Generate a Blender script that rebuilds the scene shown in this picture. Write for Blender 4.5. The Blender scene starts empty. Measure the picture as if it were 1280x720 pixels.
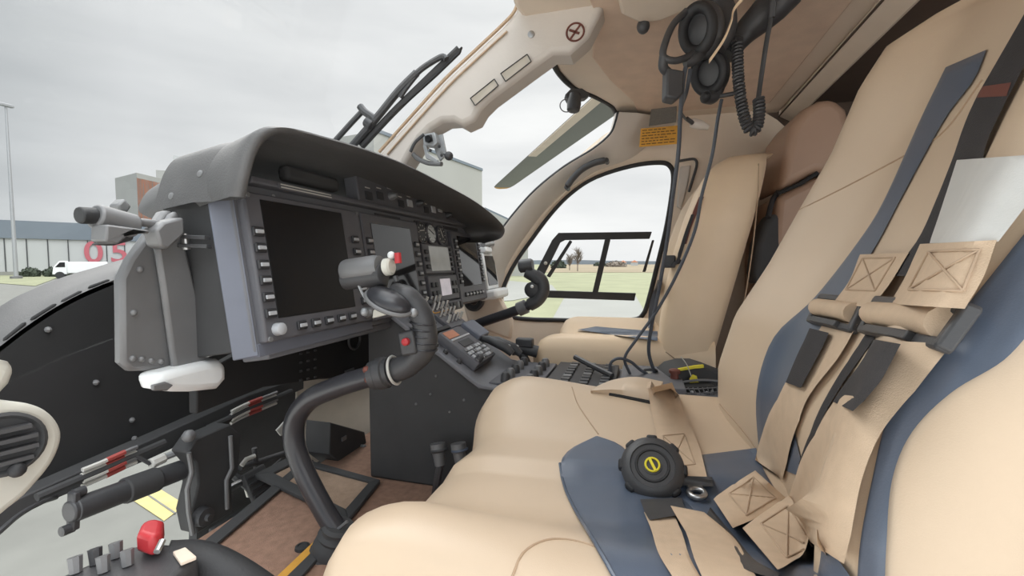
import bpy, math, random
from mathutils import Vector as V, Matrix
from mathutils.bvhtree import BVHTree
random.seed(7)
scene = bpy.context.scene
COL = scene.collection
# ------------------------------------------------------------------ camera model (1280x720)
FPX = 560.0
YAW = math.atan(160 / FPX); PIT = math.atan(31 / FPX)
CAM = V((0, 0, 1.75))
RGT = V((math.sin(YAW), -math.cos(YAW), 0))
FWD = V((math.cos(YAW) * math.cos(PIT), math.sin(YAW) * math.cos(PIT), -math.sin(PIT)))
UPV = V((math.cos(YAW) * math.sin(PIT), math.sin(YAW) * math.sin(PIT), math.cos(PIT)))
def ray(px, py):
    return FWD + RGT * ((px - 640) / FPX) + UPV * ((360 - py) / FPX)
def P(px, py, x=None, y=None, z=None, d=None):
    """where the sight line of a photograph point meets a real plane"""
    r = ray(px, py)
    if x is not None: t = x / r.x
    elif y is not None: t = y / r.y
    elif z is not None: t = (z - CAM.z) / r.z
    else: t = d
    return CAM + r * t
def lerp(a, b, t): return a + (b - a) * t
def sm(a, b, x):
    t = max(0, min(1, (x - a) / (b - a))); return t * t * (3 - 2 * t)
def spline(pts, n=6, closed=False):
    """Catmull-Rom through points"""
    pts = [V(p) for p in pts]; out = []; m = len(pts)
    if m < 3 and not closed:
        return [pts[0].lerp(pts[1], i / n) for i in range(n + 1)]
    segs = m if closed else m - 1
    for i in range(segs):
        if closed: p0, p1, p2, p3 = (pts[(i + k - 1) % m] for k in range(4))
        else:
            p1, p2 = pts[i], pts[i + 1]
            p0 = pts[i - 1] if i else p1 * 2 - p2
            p3 = pts[i + 2] if i + 2 < m else p2 * 2 - p1
        for k in range(n):
            t = k / n
            out.append(0.5 * ((2 * p1) + (p2 - p0) * t + (2 * p0 - 5 * p1 + 4 * p2 - p3) * t * t + (3 * p1 - p0 - 3 * p2 + p3) * t ** 3))
    if not closed: out.append(pts[-1].copy())
    return out
# ------------------------------------------------------------------ materials
def srgb(c):
    return tuple(((v / 255) / 12.92 if v / 255 <= .04045 else ((v / 255 + .055) / 1.055) ** 2.4) for v in c) + (1,)
MATS = {}
def mat(name, rgb, rough=.5, metal=0, var=.06, scale=30, bump=.0, bscale=250, emit=0, spec=.5, coat=0):
    m = bpy.data.materials.new(name); m.use_nodes = True
    nt = m.node_tree; b = nt.nodes['Principled BSDF']
    b.inputs['Roughness'].default_value = rough; b.inputs['Metallic'].default_value = metal
    b.inputs['Specular IOR Level'].default_value = spec
    b.inputs['Coat Weight'].default_value = coat
    tc = nt.nodes.new('ShaderNodeTexCoord')
    nz = nt.nodes.new('ShaderNodeTexNoise'); nz.inputs['Scale'].default_value = scale; nz.inputs['Detail'].default_value = 4
    nt.links.new(tc.outputs['Object'], nz.inputs['Vector'])
    rp = nt.nodes.new('ShaderNodeValToRGB'); c = srgb(rgb)
    rp.color_ramp.elements[0].position = .3; rp.color_ramp.elements[1].position = .7
    rp.color_ramp.elements[0].color = tuple(v * (1 - var) for v in c[:3]) + (1,)
    rp.color_ramp.elements[1].color = tuple(min(1, v * (1 + var)) for v in c[:3]) + (1,)
    nt.links.new(nz.outputs['Fac'], rp.inputs['Fac']); nt.links.new(rp.outputs['Color'], b.inputs['Base Color'])
    if emit:
        nt.links.new(rp.outputs['Color'], b.inputs['Emission Color']); b.inputs['Emission Strength'].default_value = emit
    if bump:
        n2 = nt.nodes.new('ShaderNodeTexNoise'); n2.inputs['Scale'].default_value = bscale; n2.inputs['Detail'].default_value = 3
        nt.links.new(tc.outputs['Object'], n2.inputs['Vector'])
        bp = nt.nodes.new('ShaderNodeBump'); bp.inputs['Strength'].default_value = bump; bp.inputs['Distance'].default_value = .002
        nt.links.new(n2.outputs['Fac'], bp.inputs['Height']); nt.links.new(bp.outputs['Normal'], b.inputs['Normal'])
    MATS[name] = m; return m
def glassmat(name, tint, refl=.06):
    m = bpy.data.materials.new(name); m.use_nodes = True; nt = m.node_tree
    nt.nodes.remove(nt.nodes['Principled BSDF'])
    o = nt.nodes['Material Output']; t = nt.nodes.new('ShaderNodeBsdfTransparent'); g = nt.nodes.new('ShaderNodeBsdfGlossy')
    t.inputs['Color'].default_value = tint; g.inputs['Roughness'].default_value = .03
    lw = nt.nodes.new('ShaderNodeLayerWeight'); lw.inputs['Blend'].default_value = .15
    mu = nt.nodes.new('ShaderNodeMath'); mu.operation = 'MULTIPLY'; mu.inputs[1].default_value = refl * 1.2
    mx = nt.nodes.new('ShaderNodeMixShader')
    nt.links.new(lw.outputs['Fresnel'], mu.inputs[0]); nt.links.new(mu.outputs[0], mx.inputs[0])
    nt.links.new(t.outputs[0], mx.inputs[1]); nt.links.new(g.outputs[0], mx.inputs[2]); nt.links.new(mx.outputs[0], o.inputs['Surface'])
    MATS[name] = m; return m
LEATHER = mat('tan leather', (206, 184, 159), .42, var=.03, scale=8, bump=.08, bscale=900)
LEATHER_BRIGHT = mat('brightened tan leather', (234, 208, 176), .45, var=.04, scale=8, bump=.08, bscale=900)  # same leather as the near seat, brightened to offset weak far light
SEAM = mat('leather seam', (178, 152, 126), .6, var=.08)
NAVY = mat('navy leather', (88, 98, 114), .33, var=.08, scale=10, bump=.08, bscale=900)
WEB = mat('beige webbing', (202, 178, 152), .8, var=.05, scale=60, bump=.25, bscale=1100)
LEATHER_SHADE = mat('shade-darkened brown leather', (172, 142, 122), .45, var=.04, scale=8, bump=.08, bscale=900)  # brown leather with the rear cabin's shade darkened into its colour
STITCH = mat('stitch thread', (186, 162, 138), .8, var=.1)
WEBG = mat('silver grey webbing', (205, 205, 202), .5, var=.04, scale=40, bump=.1, bscale=900)
BLKWEB = mat('black webbing', (52, 50, 52), .75, var=.1, bump=.4, bscale=600)
BLK = mat('black plastic', (66, 66, 68), .45, var=.08, bump=.1, bscale=500)
BLKM = mat('matt black', (64, 64, 65), .8, var=.1, scale=12)
DEEP = mat('deep black', (37, 37, 38), .8, var=.1, scale=10)
BLKG = mat('gloss black tube', (54, 54, 58), .28, var=.06)
RUB = mat('black rubber', (44, 44, 46), .6, var=.1, bump=.2, bscale=300)
HOOD = mat('black hood leather', (86, 85, 85), .5, var=.08, scale=14, bump=.35, bscale=350)
PANEL = mat('panel grey', (108, 109, 114), .55, var=.05, scale=20)
PANEL_SKY = mat('sky tinted grey', (108, 112, 124), .5, var=.04, scale=20)  # panel grey with the sky's bluish light mixed into the colour
BEZ = mat('bezel charcoal', (90, 90, 95), .5, var=.06)
KEYM = mat('key light grey', (176, 178, 182), .5, var=.06)
KEYD = mat('key dark', (48, 48, 51), .5, var=.08)
SCREEN = mat('screen black glass', (24, 24, 26), .35, var=.05, spec=.25)
SCREENG = mat('screen reflecting', (34, 34, 36), .05, var=.05, spec=.5)
LCD = mat('lit grey display', (170, 172, 168), .2, var=.06, emit=.10)
LCDW = mat('lit white display', (214, 208, 216), .2, var=.1, emit=.2)
ORG = mat('orange label', (190, 126, 96), .5, var=.1)
CREAM = mat('cream trim', (206, 198, 190), .5, var=.04, scale=6, bump=.12, bscale=300)
CREAMW = mat('warm trim', (224, 208, 190), .55, var=.05, scale=6, bump=.12, bscale=300)
HEAD = mat('headliner carpet', (214, 190, 170), .9, var=.06, scale=20, bump=.4, bscale=600)
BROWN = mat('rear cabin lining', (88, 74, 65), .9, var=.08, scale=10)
CARPET = mat('floor carpet brown', (150, 118, 100), .95, var=.16, scale=60, bump=.7, bscale=500)
CARPETT = mat('floor mat tan', (164, 140, 120), .95, var=.12, scale=70, bump=.6, bscale=500)
WHITEP = mat('white plastic', (226, 228, 228), .4, var=.03)
OFFW = mat('off white plastic', (206, 204, 194), .45, var=.04)
METAL = mat('bare metal', (176, 176, 176), .3, metal=.9, var=.1)
GREYM = mat('grey metal', (118, 118, 119), .45, metal=.2, var=.06, scale=16)
GREYL = mat('light grey metal', (160, 162, 164), .4, metal=.3, var=.06)
REDT = mat('red tape', (168, 76, 70), .6, var=.08)
RED = mat('red plastic', (186, 52, 58), .4, var=.08)
YEL = mat('yellow plastic', (236, 220, 60), .5, var=.05)
PLAC = mat('amber placard', (214, 158, 62), .6, var=.06, scale=60)
GREYP = mat('grey mesh placard', (102, 98, 92), .7, var=.15, scale=300)
GREYP2 = mat('clear card sleeve', (188, 178, 164), .25, var=.08)
PRINT = mat('print dark', (96, 66, 40), .7)
SIGN = mat('maroon print', (110, 62, 52), .6)
WIRE = mat('wire white', (200, 198, 192), .6)
CORD = mat('cord grey', (78, 82, 90), .5, var=.06)
INNER = mat('nose inner skin', (176, 168, 156), .7, var=.06, scale=12)
GLASS = glassmat('window glass', (.985, .99, .985, 1), .05)
BLADE = mat('rotor blade grey', (110, 112, 108), .5, var=.05, scale=2)
BOUNCE = mat('light bounce pad', (226, 224, 218), .9, var=.05, scale=2)  # very light colour for the unseen bounce surface
ASPH = mat('apron concrete', (112, 112, 107), .9, var=.10, scale=3, bump=.4, bscale=40)
GRASS = mat('grass', (132, 134, 106), .95, var=.14, scale=.35)
DRYG = mat('dry grass', (132, 120, 98), .95, var=.12, scale=.05)
PATH = mat('pale path', (136, 136, 131), .9, var=.05, scale=.5)
YPAINT = mat('yellow ground paint', (180, 166, 114), .85, var=.12, scale=9)
WHITEW = mat('hangar white wall', (174, 176, 176), .6, var=.03, scale=.5)
ROOFG = mat('hangar roof grey', (108, 117, 126), .7, var=.05, scale=.3)
JOINT = mat('dark joint', (66, 68, 70), .7)
REDP = mat('red painted numerals', (176, 92, 102), .6, var=.05)
BRICKO = mat('orange cladding', (206, 142, 114), .7, var=.06)
BLDG = mat('pale grey cladding', (156, 156, 152), .7, var=.03, scale=.3)
BUSH = mat('bush leaves', (62, 70, 58), .9, var=.25, scale=4)
TWIG = mat('bare twigs', (118, 108, 98), .9, var=.1)
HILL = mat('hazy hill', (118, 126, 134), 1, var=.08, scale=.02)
# ------------------------------------------------------------------ mesh builder
class MB:
    def __init__(s): s.v = []; s.f = []
    def add(s, vs, fs):
        b = len(s.v); s.v += [V(v) for v in vs]; s.f += [tuple(b + i for i in f) for f in fs]; return s
    def box(s, c, size, M=None):
        c = V(c); hx, hy, hz = (q / 2 for q in size)
        vs = [V((x, y, z)) for x in (-hx, hx) for y in (-hy, hy) for z in (-hz, hz)]
        if M is not None: vs = [M @ v for v in vs]
        return s.add([c + v for v in vs], [(0, 1, 3, 2), (4, 6, 7, 5), (0, 4, 5, 1), (2, 3, 7, 6), (0, 2, 6, 4), (1, 5, 7, 3)])
    def prism(s, pts, vec):
        pts = [V(p) for p in pts]; n = len(pts); vec = V(vec)
        return s.add(pts + [p + vec for p in pts], [tuple(range(n))[::-1], tuple(range(n, 2 * n))] + [(i, (i + 1) % n, n + (i + 1) % n, n + i) for i in range(n)])
    def grid(s, rows, cu=False, cv=False, caps=False):
        n = len(rows[0]); m = len(rows); fs = []
        for i in range(m if cv else m - 1):
            for j in range(n if cu else n - 1):
                a = i * n + j; b = i * n + (j + 1) % n; c = ((i + 1) % m) * n + (j + 1) % n; d = ((i + 1) % m) * n + j
                fs.append((a, b, c, d))
        if caps: fs += [tuple(range(n))[::-1], tuple(range((m - 1) * n, m * n))]
        return s.add([p for r in rows for p in r], fs)
    def sheet(s, rows, th):
        """grid given a thickness along its own normals (th may be a vector)"""
        m, n = len(rows), len(rows[0]); back = []
        for i in range(m):
            r = []
            for j in range(n):
                if isinstance(th, V): r.append(rows[i][j] + th); continue
                a = rows[min(i + 1, m - 1)][j] - rows[max(i - 1, 0)][j]; b = rows[i][min(j + 1, n - 1)] - rows[i][max(j - 1, 0)]
                nn = a.cross(b); nn = nn.normalized() if nn.length > 1e-9 else V((0, 0, 1))
                r.append(rows[i][j] + nn * th)
            back.append(r)
        b0 = m * n; fs = []
        for i in range(m - 1):
            for j in range(n - 1):
                a, b, c, d = i * n + j, i * n + j + 1, (i + 1) * n + j + 1, (i + 1) * n + j
                fs += [(d, c, b, a), (b0 + a, b0 + b, b0 + c, b0 + d)]
        for i in range(m - 1):
            for j in (0, n - 1):
                a, d = i * n + j, (i + 1) * n + j; fs.append((a, b0 + a, b0 + d, d) if j else (d, b0 + d, b0 + a, a))
        for j in range(n - 1):
            for i in (0, m - 1):
                a, b = i * n + j, i * n + j + 1; fs.append((b, b0 + b, b0 + a, a) if i else (a, b0 + a, b0 + b, b))
        return s.add([p for r in rows for p in r] + [p for r in back for p in r], fs)
    def tube(s, pts, r, n=10, caps=True, flat=None):
        pts = [V(p) for p in pts]; rows = []; m = len(pts)
        t0 = (pts[1] - pts[0]).normalized(); ref = V((0, 0, 1)) if abs(t0.z) < .9 else V((1, 0, 0))
        nn = (ref - t0 * ref.dot(t0)).normalized()
        for i, p in enumerate(pts):
            t = (pts[min(i + 1, m - 1)] - pts[max(i - 1, 0)]); t = t.normalized() if t.length > 1e-9 else t0
            nn = (nn - t * nn.dot(t)); nn = nn.normalized() if nn.length > 1e-6 else V((1, 0, 0)); b = t.cross(nn)
            rr = r[i] if isinstance(r, (list, tuple)) else r
            rows.append([p + (nn * math.cos(2 * math.pi * k / n) + b * math.sin(2 * math.pi * k / n)) * rr for k in range(n)])
        return s.grid(rows, cu=True, caps=caps)
    def cyl(s, a, b, r0, r1=None, n=16): return s.tube([a, b], [r0, r0 if r1 is None else r1], n)
    def lathe(s, c, axis, prof, n=24):
        """prof: (height along axis, radius)"""
        c = V(c); ax = V(axis).normalized(); ref = V((0, 0, 1)) if abs(ax.z) < .9 else V((1, 0, 0))
        u = (ref - ax * ref.dot(ax)).normalized(); w = ax.cross(u)
        rows = [[c + ax * h + (u * math.cos(2 * math.pi * k / n) + w * math.sin(2 * math.pi * k / n)) * max(r, 1e-5) for k in range(n)] for h, r in prof]
        return s.grid(rows, cu=True, caps=True)
    def ball(s, c, r, sc=(1, 1, 1), n=14):
        c = V(c); rows = []
        for i in range(n // 2 + 1):
            th = math.pi * i / (n // 2); rr = max(math.sin(th), 1e-4)
            rows.append([c + V((rr * math.cos(2 * math.pi * k / n) * sc[0], rr * math.sin(2 * math.pi * k / n) * sc[1], -math.cos(th) * sc[2])) * r for k in range(n)])
        return s.grid(rows, cu=True, caps=True)
    def ring(s, c, axis, R, r, n=28, k=8, a0=0, a1=2 * math.pi):
        c = V(c); ax = V(axis).normalized(); ref = V((0, 0, 1)) if abs(ax.z) < .9 else V((1, 0, 0))
        u = (ref - ax * ref.dot(ax)).normalized(); w = ax.cross(u); full = abs(a1 - a0 - 2 * math.pi) < 1e-6
        rows = []
        for i in range(n if full else n + 1):
            a = a0 + (a1 - a0) * i / n; d = u * math.cos(a) + w * math.sin(a)
            rows.append([c + d * (R + r * math.cos(2 * math.pi * j / k)) + ax * r * math.sin(2 * math.pi * j / k) for j in range(k)])
        return s.grid(rows, cu=True, cv=full, caps=not full)
    def build(s, name, m, parent=None, bevel=0, ang=40, smooth=True, seg=2, fixn=True):
        me = bpy.data.meshes.new(name)
        if parent is not None: org = parent['_o'] if '_o' in parent else (0, 0, 0)
        else:
            xs = [v.x for v in s.v]; ys = [v.y for v in s.v]; zs = [v.z for v in s.v]
            org = ((min(xs) + max(xs)) / 2, (min(ys) + max(ys)) / 2, min(zs))
        o3 = V(org)
        me.from_pydata([tuple(v - o3) for v in s.v], [], s.f); me.validate()
        if fixn:
            import bmesh
            bm = bmesh.new(); bm.from_mesh(me); bmesh.ops.recalc_face_normals(bm, faces=bm.faces); bm.to_mesh(me); bm.free()
        me.materials.append(m)
        if smooth:
            for p in me.polygons: p.use_smooth = True
            me.set_sharp_from_angle(angle=math.radians(ang))
        o = bpy.data.objects.new(name, me); COL.objects.link(o)
        if parent is not None: o.parent = parent
        else: o.location = o3
        o['_o'] = tuple(o3)
        if bevel:
            b = o.modifiers.new('bevel', 'BEVEL'); b.width = bevel; b.segments = seg; b.limit_method = 'ANGLE'; b.angle_limit = math.radians(50)
        return o
def thing(name, loc, label, cat, group=None):
    o = bpy.data.objects.new(name, None); COL.objects.link(o); o.location = loc; o['_o'] = tuple(loc); o.empty_display_size = .05
    return tag(o, label, cat, group)
def tag(o, label=None, cat=None, group=None, kind=None):
    if label: o['label'] = label
    if cat: o['category'] = cat
    if group: o['group'] = group
    if kind: o['kind'] = kind
    return o
def struct(o): o['kind'] = 'structure'; return o
def root(name, loc):
    o = bpy.data.objects.new(name, None); COL.objects.link(o); o.location = loc; o['_o'] = tuple(loc); o['kind'] = 'structure'; return o
def axes(d, up=(0, 0, 1)):
    """matrix with X along d"""
    x = V(d).normalized(); z = V(up); z = (z - x * z.dot(x)).normalized(); y = z.cross(x)
    return Matrix((x, y, z)).transposed()
def bvh_of(*mbs):
    vs = []; fs = []
    for m in mbs:
        b = len(vs); vs += m.v; fs += [tuple(b + i for i in f) for f in m.f]
    return BVHTree.FromPolygons(vs, fs)
def hit(bv, px, py, fall=.7):
    r = ray(px, py); h = bv.ray_cast(CAM, r)
    if h[0] is None: return CAM + r * fall, -r.normalized()
    n = h[1]
    if n.dot(r) > 0: n = -n
    return h[0], n
def edge_resample(pts, n):
    pts = [V((a, b, 0)) for a, b in pts]
    sp = spline(pts, 8) if len(pts) > 2 else spline(pts, 8)
    L = [0]
    for a, b in zip(sp, sp[1:]): L.append(L[-1] + (b - a).length)
    out = []
    for i in range(n):
        t = L[-1] * i / (n - 1); k = 0
        while k < len(L) - 2 and L[k + 1] < t: k += 1
        f = (t - L[k]) / max(1e-9, L[k + 1] - L[k]); out.append(sp[k].lerp(sp[k + 1], f))
    return out
def patch(bv, left, right, off=.003, th=.003, nr=26, nc=10, smoothing=0, crown=0):
    """a sheet of leather or webbing lying on a seat surface, between two edges"""
    A = edge_resample(left, nr); B = edge_resample(right, nr); H = []; N = []; last = .7
    for a, b in zip(A, B):
        hr, nrw = [], []
        for j in range(nc):
            p = a.lerp(b, j / (nc - 1)); h, n = hit(bv, p.x, p.y, last); last = (h - CAM).length / ray(p.x, p.y).length
            hr.append(h); nrw.append(n)
        H.append(hr); N.append(nrw)
    for _ in range(smoothing):
        H2 = [[p.copy() for p in r] for r in H]
        for i in range(1, nr - 1):
            for j in range(nc):
                q = (H[i - 1][j] + H[i + 1][j]) / 2
                # stay on the line of the edge, only relax along the normal
                H2[i][j] = H[i][j] + N[i][j] * (q - H[i][j]).dot(N[i][j]) * .7
        H = H2
    for _ in range(3):
        N = [[(N[max(i - 1, 0)][j] + N[i][j] + N[min(i + 1, nr - 1)][j] + N[i][max(j - 1, 0)] + N[i][min(j + 1, nc - 1)]).normalized() for j in range(nc)] for i in range(nr)]
    cr = lambda j: crown * (1 - (2 * j / (nc - 1) - 1) ** 2)
    D = []
    for i in range(nr):
        D.append([])
        for j in range(nc):
            vdir = (CAM - H[i][j]).normalized(); D[-1].append(vdir / max(.55, vdir.dot(N[i][j])))
    top = [[H[i][j] + D[i][j] * (off + th + cr(j)) for j in range(nc)] for i in range(nr)]
    bot = [[H[i][j] + D[i][j] * (off - .001) for j in range(nc)] for i in range(nr)]
    m = MB(); rows = [bot[0]] + top + [bot[-1]]
    rows = [[bot[min(max(k - 1, 0), nr - 1)][0]] + r + [bot[min(max(k - 1, 0), nr - 1)][-1]] for k, r in enumerate(rows)]
    m.grid(rows); m.grid([r[::-1] for r in bot]); m.top = top; return m
def line_on(bv, pts, r, off=.001, n=24):
    q = []; last = .7
    for p in edge_resample(pts, n):
        h, nn = hit(bv, p.x, p.y, last); last = (h - CAM).length / ray(p.x, p.y).length; q.append(h + nn * off)
    return MB().tube(q, r, 6)
# ------------------------------------------------------------------ sky
w = bpy.data.worlds.new('sky'); scene.world = w; w.use_nodes = True
nt = w.node_tree; bg = nt.nodes['Background']; L = nt.links.new
tc = nt.nodes.new('ShaderNodeTexCoord'); sep = nt.nodes.new('ShaderNodeSeparateXYZ'); L(tc.outputs['Generated'], sep.inputs[0])
def ramp(sock, stops):
    r = nt.nodes.new('ShaderNodeValToRGB'); e = r.color_ramp.elements
    while len(e) < len(stops): e.new(.5)
    for q, (p, c) in zip(e, stops): q.position = p; q.color = (c[0], c[1], c[2], 1)
    L(sock, r.inputs['Fac']); return r.outputs['Color']
def dotn(v):
    d = nt.nodes.new('ShaderNodeVectorMath'); d.operation = 'DOT_PRODUCT'; L(tc.outputs['Generated'], d.inputs[0]); d.inputs[1].default_value = v
    m = nt.nodes.new('ShaderNodeMapRange'); m.inputs[1].default_value = -1; m.inputs[2].default_value = 1; L(d.outputs['Value'], m.inputs[0]); return m.outputs[0]
# overcast: darker grey ahead of the nose, brighter to the right, brightest overhead and behind the left shoulder
az = ramp(dotn((.75, -.66, 0)), [(0, (.42, .45, .47)), (.2, (.345, .372, .392)), (.32, (.41, .435, .452)), (.44, (.69, .70, .71)), (.6, (.74, .745, .75)), (1, (.78, .78, .78))])
mp = nt.nodes.new('ShaderNodeMapping'); mp.inputs['Scale'].default_value = (1.2, 1.2, 6); mp.inputs['Rotation'].default_value = (.12, .1, 0); L(tc.outputs['Generated'], mp.inputs[0])
nz = nt.nodes.new('ShaderNodeTexNoise'); nz.inputs['Scale'].default_value = 1.6; nz.inputs['Detail'].default_value = 5; L(mp.outputs[0], nz.inputs['Vector'])
cl = ramp(nz.outputs['Fac'], [(.3, (.86, .87, .885)), (.7, (1.1, 1.1, 1.1))])
mul = nt.nodes.new('ShaderNodeMixRGB'); mul.blend_type = 'MULTIPLY'; mul.inputs[0].default_value = 1; L(az, mul.inputs[1]); L(cl, mul.inputs[2])
zen = nt.nodes.new('ShaderNodeMapRange'); zen.inputs[1].default_value = .52; zen.inputs[2].default_value = .92; zen.inputs[3].default_value = 1; zen.inputs[4].default_value = 4.5; zen.interpolation_type = 'SMOOTHSTEP'; L(sep.outputs['Z'], zen.inputs[0])
bk = nt.nodes.new('ShaderNodeMapRange'); bk.inputs[1].default_value = .68; bk.inputs[2].default_value = .93; bk.inputs[3].default_value = 1; bk.inputs[4].default_value = 2.8; bk.interpolation_type = 'SMOOTHSTEP'; L(dotn((-.80, -.55, .2)), bk.inputs[0])
m2 = nt.nodes.new('ShaderNodeMath'); m2.operation = 'MULTIPLY'; L(zen.outputs[0], m2.inputs[0]); L(bk.outputs[0], m2.inputs[1])
L(mul.outputs[0], bg.inputs['Color']); L(m2.outputs[0], bg.inputs['Strength'])
sl = bpy.data.lights.new('hazy_sun', 'SUN'); sl.energy = 1.2; sl.angle = math.radians(50); sl.color = (1, .97, .93)
so = bpy.data.objects.new('hazy_sun', sl); COL.objects.link(so); so.rotation_euler = V((-.30, -.62, -.72)).to_track_quat('-Z', 'Y').to_euler()
# ------------------------------------------------------------------ ground and fields
def slab(name, pts, m, z0, th=.02):
    return struct(MB().prism([V((p.x, p.y, z0 - th)) for p in pts], (0, 0, th)).build(name, m, smooth=False))
slab('ground', [V((-80, -300, 0)), V((900, -300, 0)), V((900, 500, 0)), V((-80, 500, 0))], ASPH, 0, .5)
G = lambda x, y: P(x, y, z=0)
slab('grass_field', [G(560, 400), G(900, 410), G(1500, 345), G(900, 330), G(560, 330.5)], GRASS, .03)
slab('dry_field', [G(675, 341), G(960, 341), G(900, 329.6), G(690, 329.6)], DRYG, .08)
slab('grey_taxiway', [G(540, 382), G(640, 377), G(697, 366), G(690, 357), G(640, 352), G(540, 350)], PATH, .06)
slab('pale_path', [G(690, 402), G(812, 402), G(795, 372), G(705, 374)], PATH, .06)
slab('bounce_pad', [V((-30, -30, 0)), V((-.4, -30, 0)), V((-.4, 30, 0)), V((-30, 30, 0))], BOUNCE, .02)  # unseen pad, added to bounce light up onto the ceiling
slab('grass_verge', [G(-60, 342.5), G(80, 342.5), G(76, 346), G(44, 358), G(-60, 350)], GRASS, .04)
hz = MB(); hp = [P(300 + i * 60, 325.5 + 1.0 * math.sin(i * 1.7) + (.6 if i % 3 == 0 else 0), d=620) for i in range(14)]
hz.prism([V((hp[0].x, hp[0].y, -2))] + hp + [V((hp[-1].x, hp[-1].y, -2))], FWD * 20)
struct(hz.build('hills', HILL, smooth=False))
# yellow paint on the apron under the nose
yc = MB(); ya = [G(160, 622), G(187, 604), G(232, 632), G(205, 652)]
yc.prism([p + V((0, 0, .003)) for p in ya], (0, 0, .004)); ym = yc.build('ground_marking', YPAINT, smooth=False)
tag(ym, 'faded yellow painted rectangle on the pale concrete under the nose', 'ground marking')
j = MB(); a, b = G(172, 611), G(219, 643); dd = (b - a).normalized(); sd = dd.cross(V((0, 0, 1))) * .006
j.prism([a + sd + V((0, 0, .006)), b + sd + V((0, 0, .006)), b - sd + V((0, 0, .006)), a - sd + V((0, 0, .006))], (0, 0, .004)); j.build('joint_line', ASPH, ym, smooth=False)
# ------------------------------------------------------------------ left hangar
A0 = P(-170, 346.5, z=0); B0 = P(210, 342.0, z=0); hd = (B0 - A0).normalized(); hn = V((hd.y, -hd.x, 0))
if hn.dot(A0 - CAM) > 0: hn = -hn
hl = (B0 - A0).length
hg = thing('hangar', (A0 + B0) / 2, 'long white panelled hangar with dark grey roof band and red numerals', 'hangar')
MB().prism([A0, B0, B0 - hn * 20, A0 - hn * 20], (0, 0, 5.3)).build('wall', WHITEW, hg, smooth=False)
MB().prism([p + V((0, 0, 5.3)) for p in (A0 + hn * .3, B0 + hn * .3, B0 - hn * 20, A0 - hn * 20)], (0, 0, 2.55)).build('roof', ROOFG, hg, smooth=False)
MB().prism([A0 + hn * .12, B0 + hn * .12, B0, A0], (0, 0, .55)).build('plinth', PATH, hg, smooth=False)
k = 0; s = 1.2
while s < hl:
    c = A0 + hd * s + hn * .04; MB().box(c + V((0, 0, 2.9)), (.12, .1, 4.7), axes(hd)).build('panel_joint', JOINT, hg, smooth=False); s += 2.15; k += 1
def text(txt, name, m, c, xd, size, parent, ext=.01, up=(0, 0, 1), off=0):
    cu = bpy.data.curves.new(name, 'FONT'); cu.body = txt; cu.align_x = 'CENTER'; cu.align_y = 'CENTER'; cu.size = size; cu.extrude = ext; cu.offset = off
    o = bpy.data.objects.new(name, cu); COL.objects.link(o); cu.materials.append(m)
    x = V(xd).normalized(); z = V(up); z = (z - x * z.dot(x)).normalized(); n = x.cross(z)
    o.matrix_world = Matrix.Translation(V(c) - V(parent['_o'])) @ Matrix((x, z, n)).transposed().to_4x4(); me = bpy.data.meshes.new_from_object(o.evaluated_get(bpy.context.evaluated_depsgraph_get())); mw = o.matrix_world.copy()
    o2 = bpy.data.objects.new(name, me); bpy.data.objects.remove(o); COL.objects.link(o2); o2.matrix_world = mw; o2.name = name; o2.parent = parent; return o2
def on_hangar(px, py):
    r = ray(px, py); q = A0 + hn * .15; t = (q - CAM).dot(hn) / r.dot(hn); return CAM + r * t
for ch, px in (('0', 117), ('5', 149)):
    c = on_hangar(px, 316.5); o = text(ch, 'numeral', REDP, c, hd, 4.6, hg, .03, off=.06)
# boxes of the higher hall behind it
def boxbuild(name, l, label, cat, m1, m2, split, topz_px, base=338):
    pass
bb = thing('clad_building', P(190, 338, d=95) * 1.0, 'pale box building with orange side wall behind the panel hood', 'building')
def px_block(px0, px1, ytop, d0, d1, name, m, par, depth=12):
    a = P(px0, 334, d=d0); b = P(px1, 334, d=d1); h = CAM.z + (329 - ytop) / FPX * d0
    a.z = b.z = 0; dr = FWD.copy(); dr.z = 0
    MB().prism([a, b, b + dr * depth, a + dr * depth], (0, 0, h)).build(name, m, par, smooth=False)
px_block(149, 176, 224, 100, 94, 'front_wall', BLDG, bb); px_block(176, 212, 223.5, 94, 104, 'side_wall', BRICKO, bb)
b2 = thing('stepped_hall', P(230, 338, d=130), 'taller pale stepped hall with roof unit rising above the hood edge', 'building')
px_block(200, 262, 214, 122, 126, 'hall_block', BLDG, b2); px_block(190, 205, 226, 118, 120, 'low_block', WHITEW, b2); px_block(222, 240, 196, 124, 126, 'roof_unit', WHITEW, b2, 4)
# right hand grey hall behind the centre post
rh = thing('grey_hall', P(560, 345, d=45), 'plain pale grey hall seen through windshield right of the centre post', 'hall')
a = P(470, 345, d=33); b = P(603, 345, d=47); a.z = b.z = 0; rn = V(((b - a).y, -(b - a).x, 0)).normalized()
if rn.dot(a - CAM) < 0: rn = -rn
hA = CAM.z + (329 - 158) / FPX * 33; hB = CAM.z + (329 - 222) / FPX * 47
hh = (hA + hB) / 2
MB().prism([a, b, b + rn * 25 + (b - a).normalized() * -3, a + rn * 25], (0, 0, hh)).build('wall', BLDG, rh, smooth=False)
MB().prism([p + V((0, 0, hh)) for p in (a - rn * .1, b - rn * .1, b + rn * .4, a + rn * .4)], (0, 0, .25)).build('parapet', ROOFG, rh, smooth=False)
an = thing('low_annex', P(640, 345, d=60), 'low pale annex with sloping roof edge between hood tip and pillar', 'annex')
a = P(606, 345, d=60); b = P(660, 345, d=60); a.z = b.z = 0
za, zb = CAM.z + (329 - 262) / FPX * 60, CAM.z + (329 - 287) / FPX * 60
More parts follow.
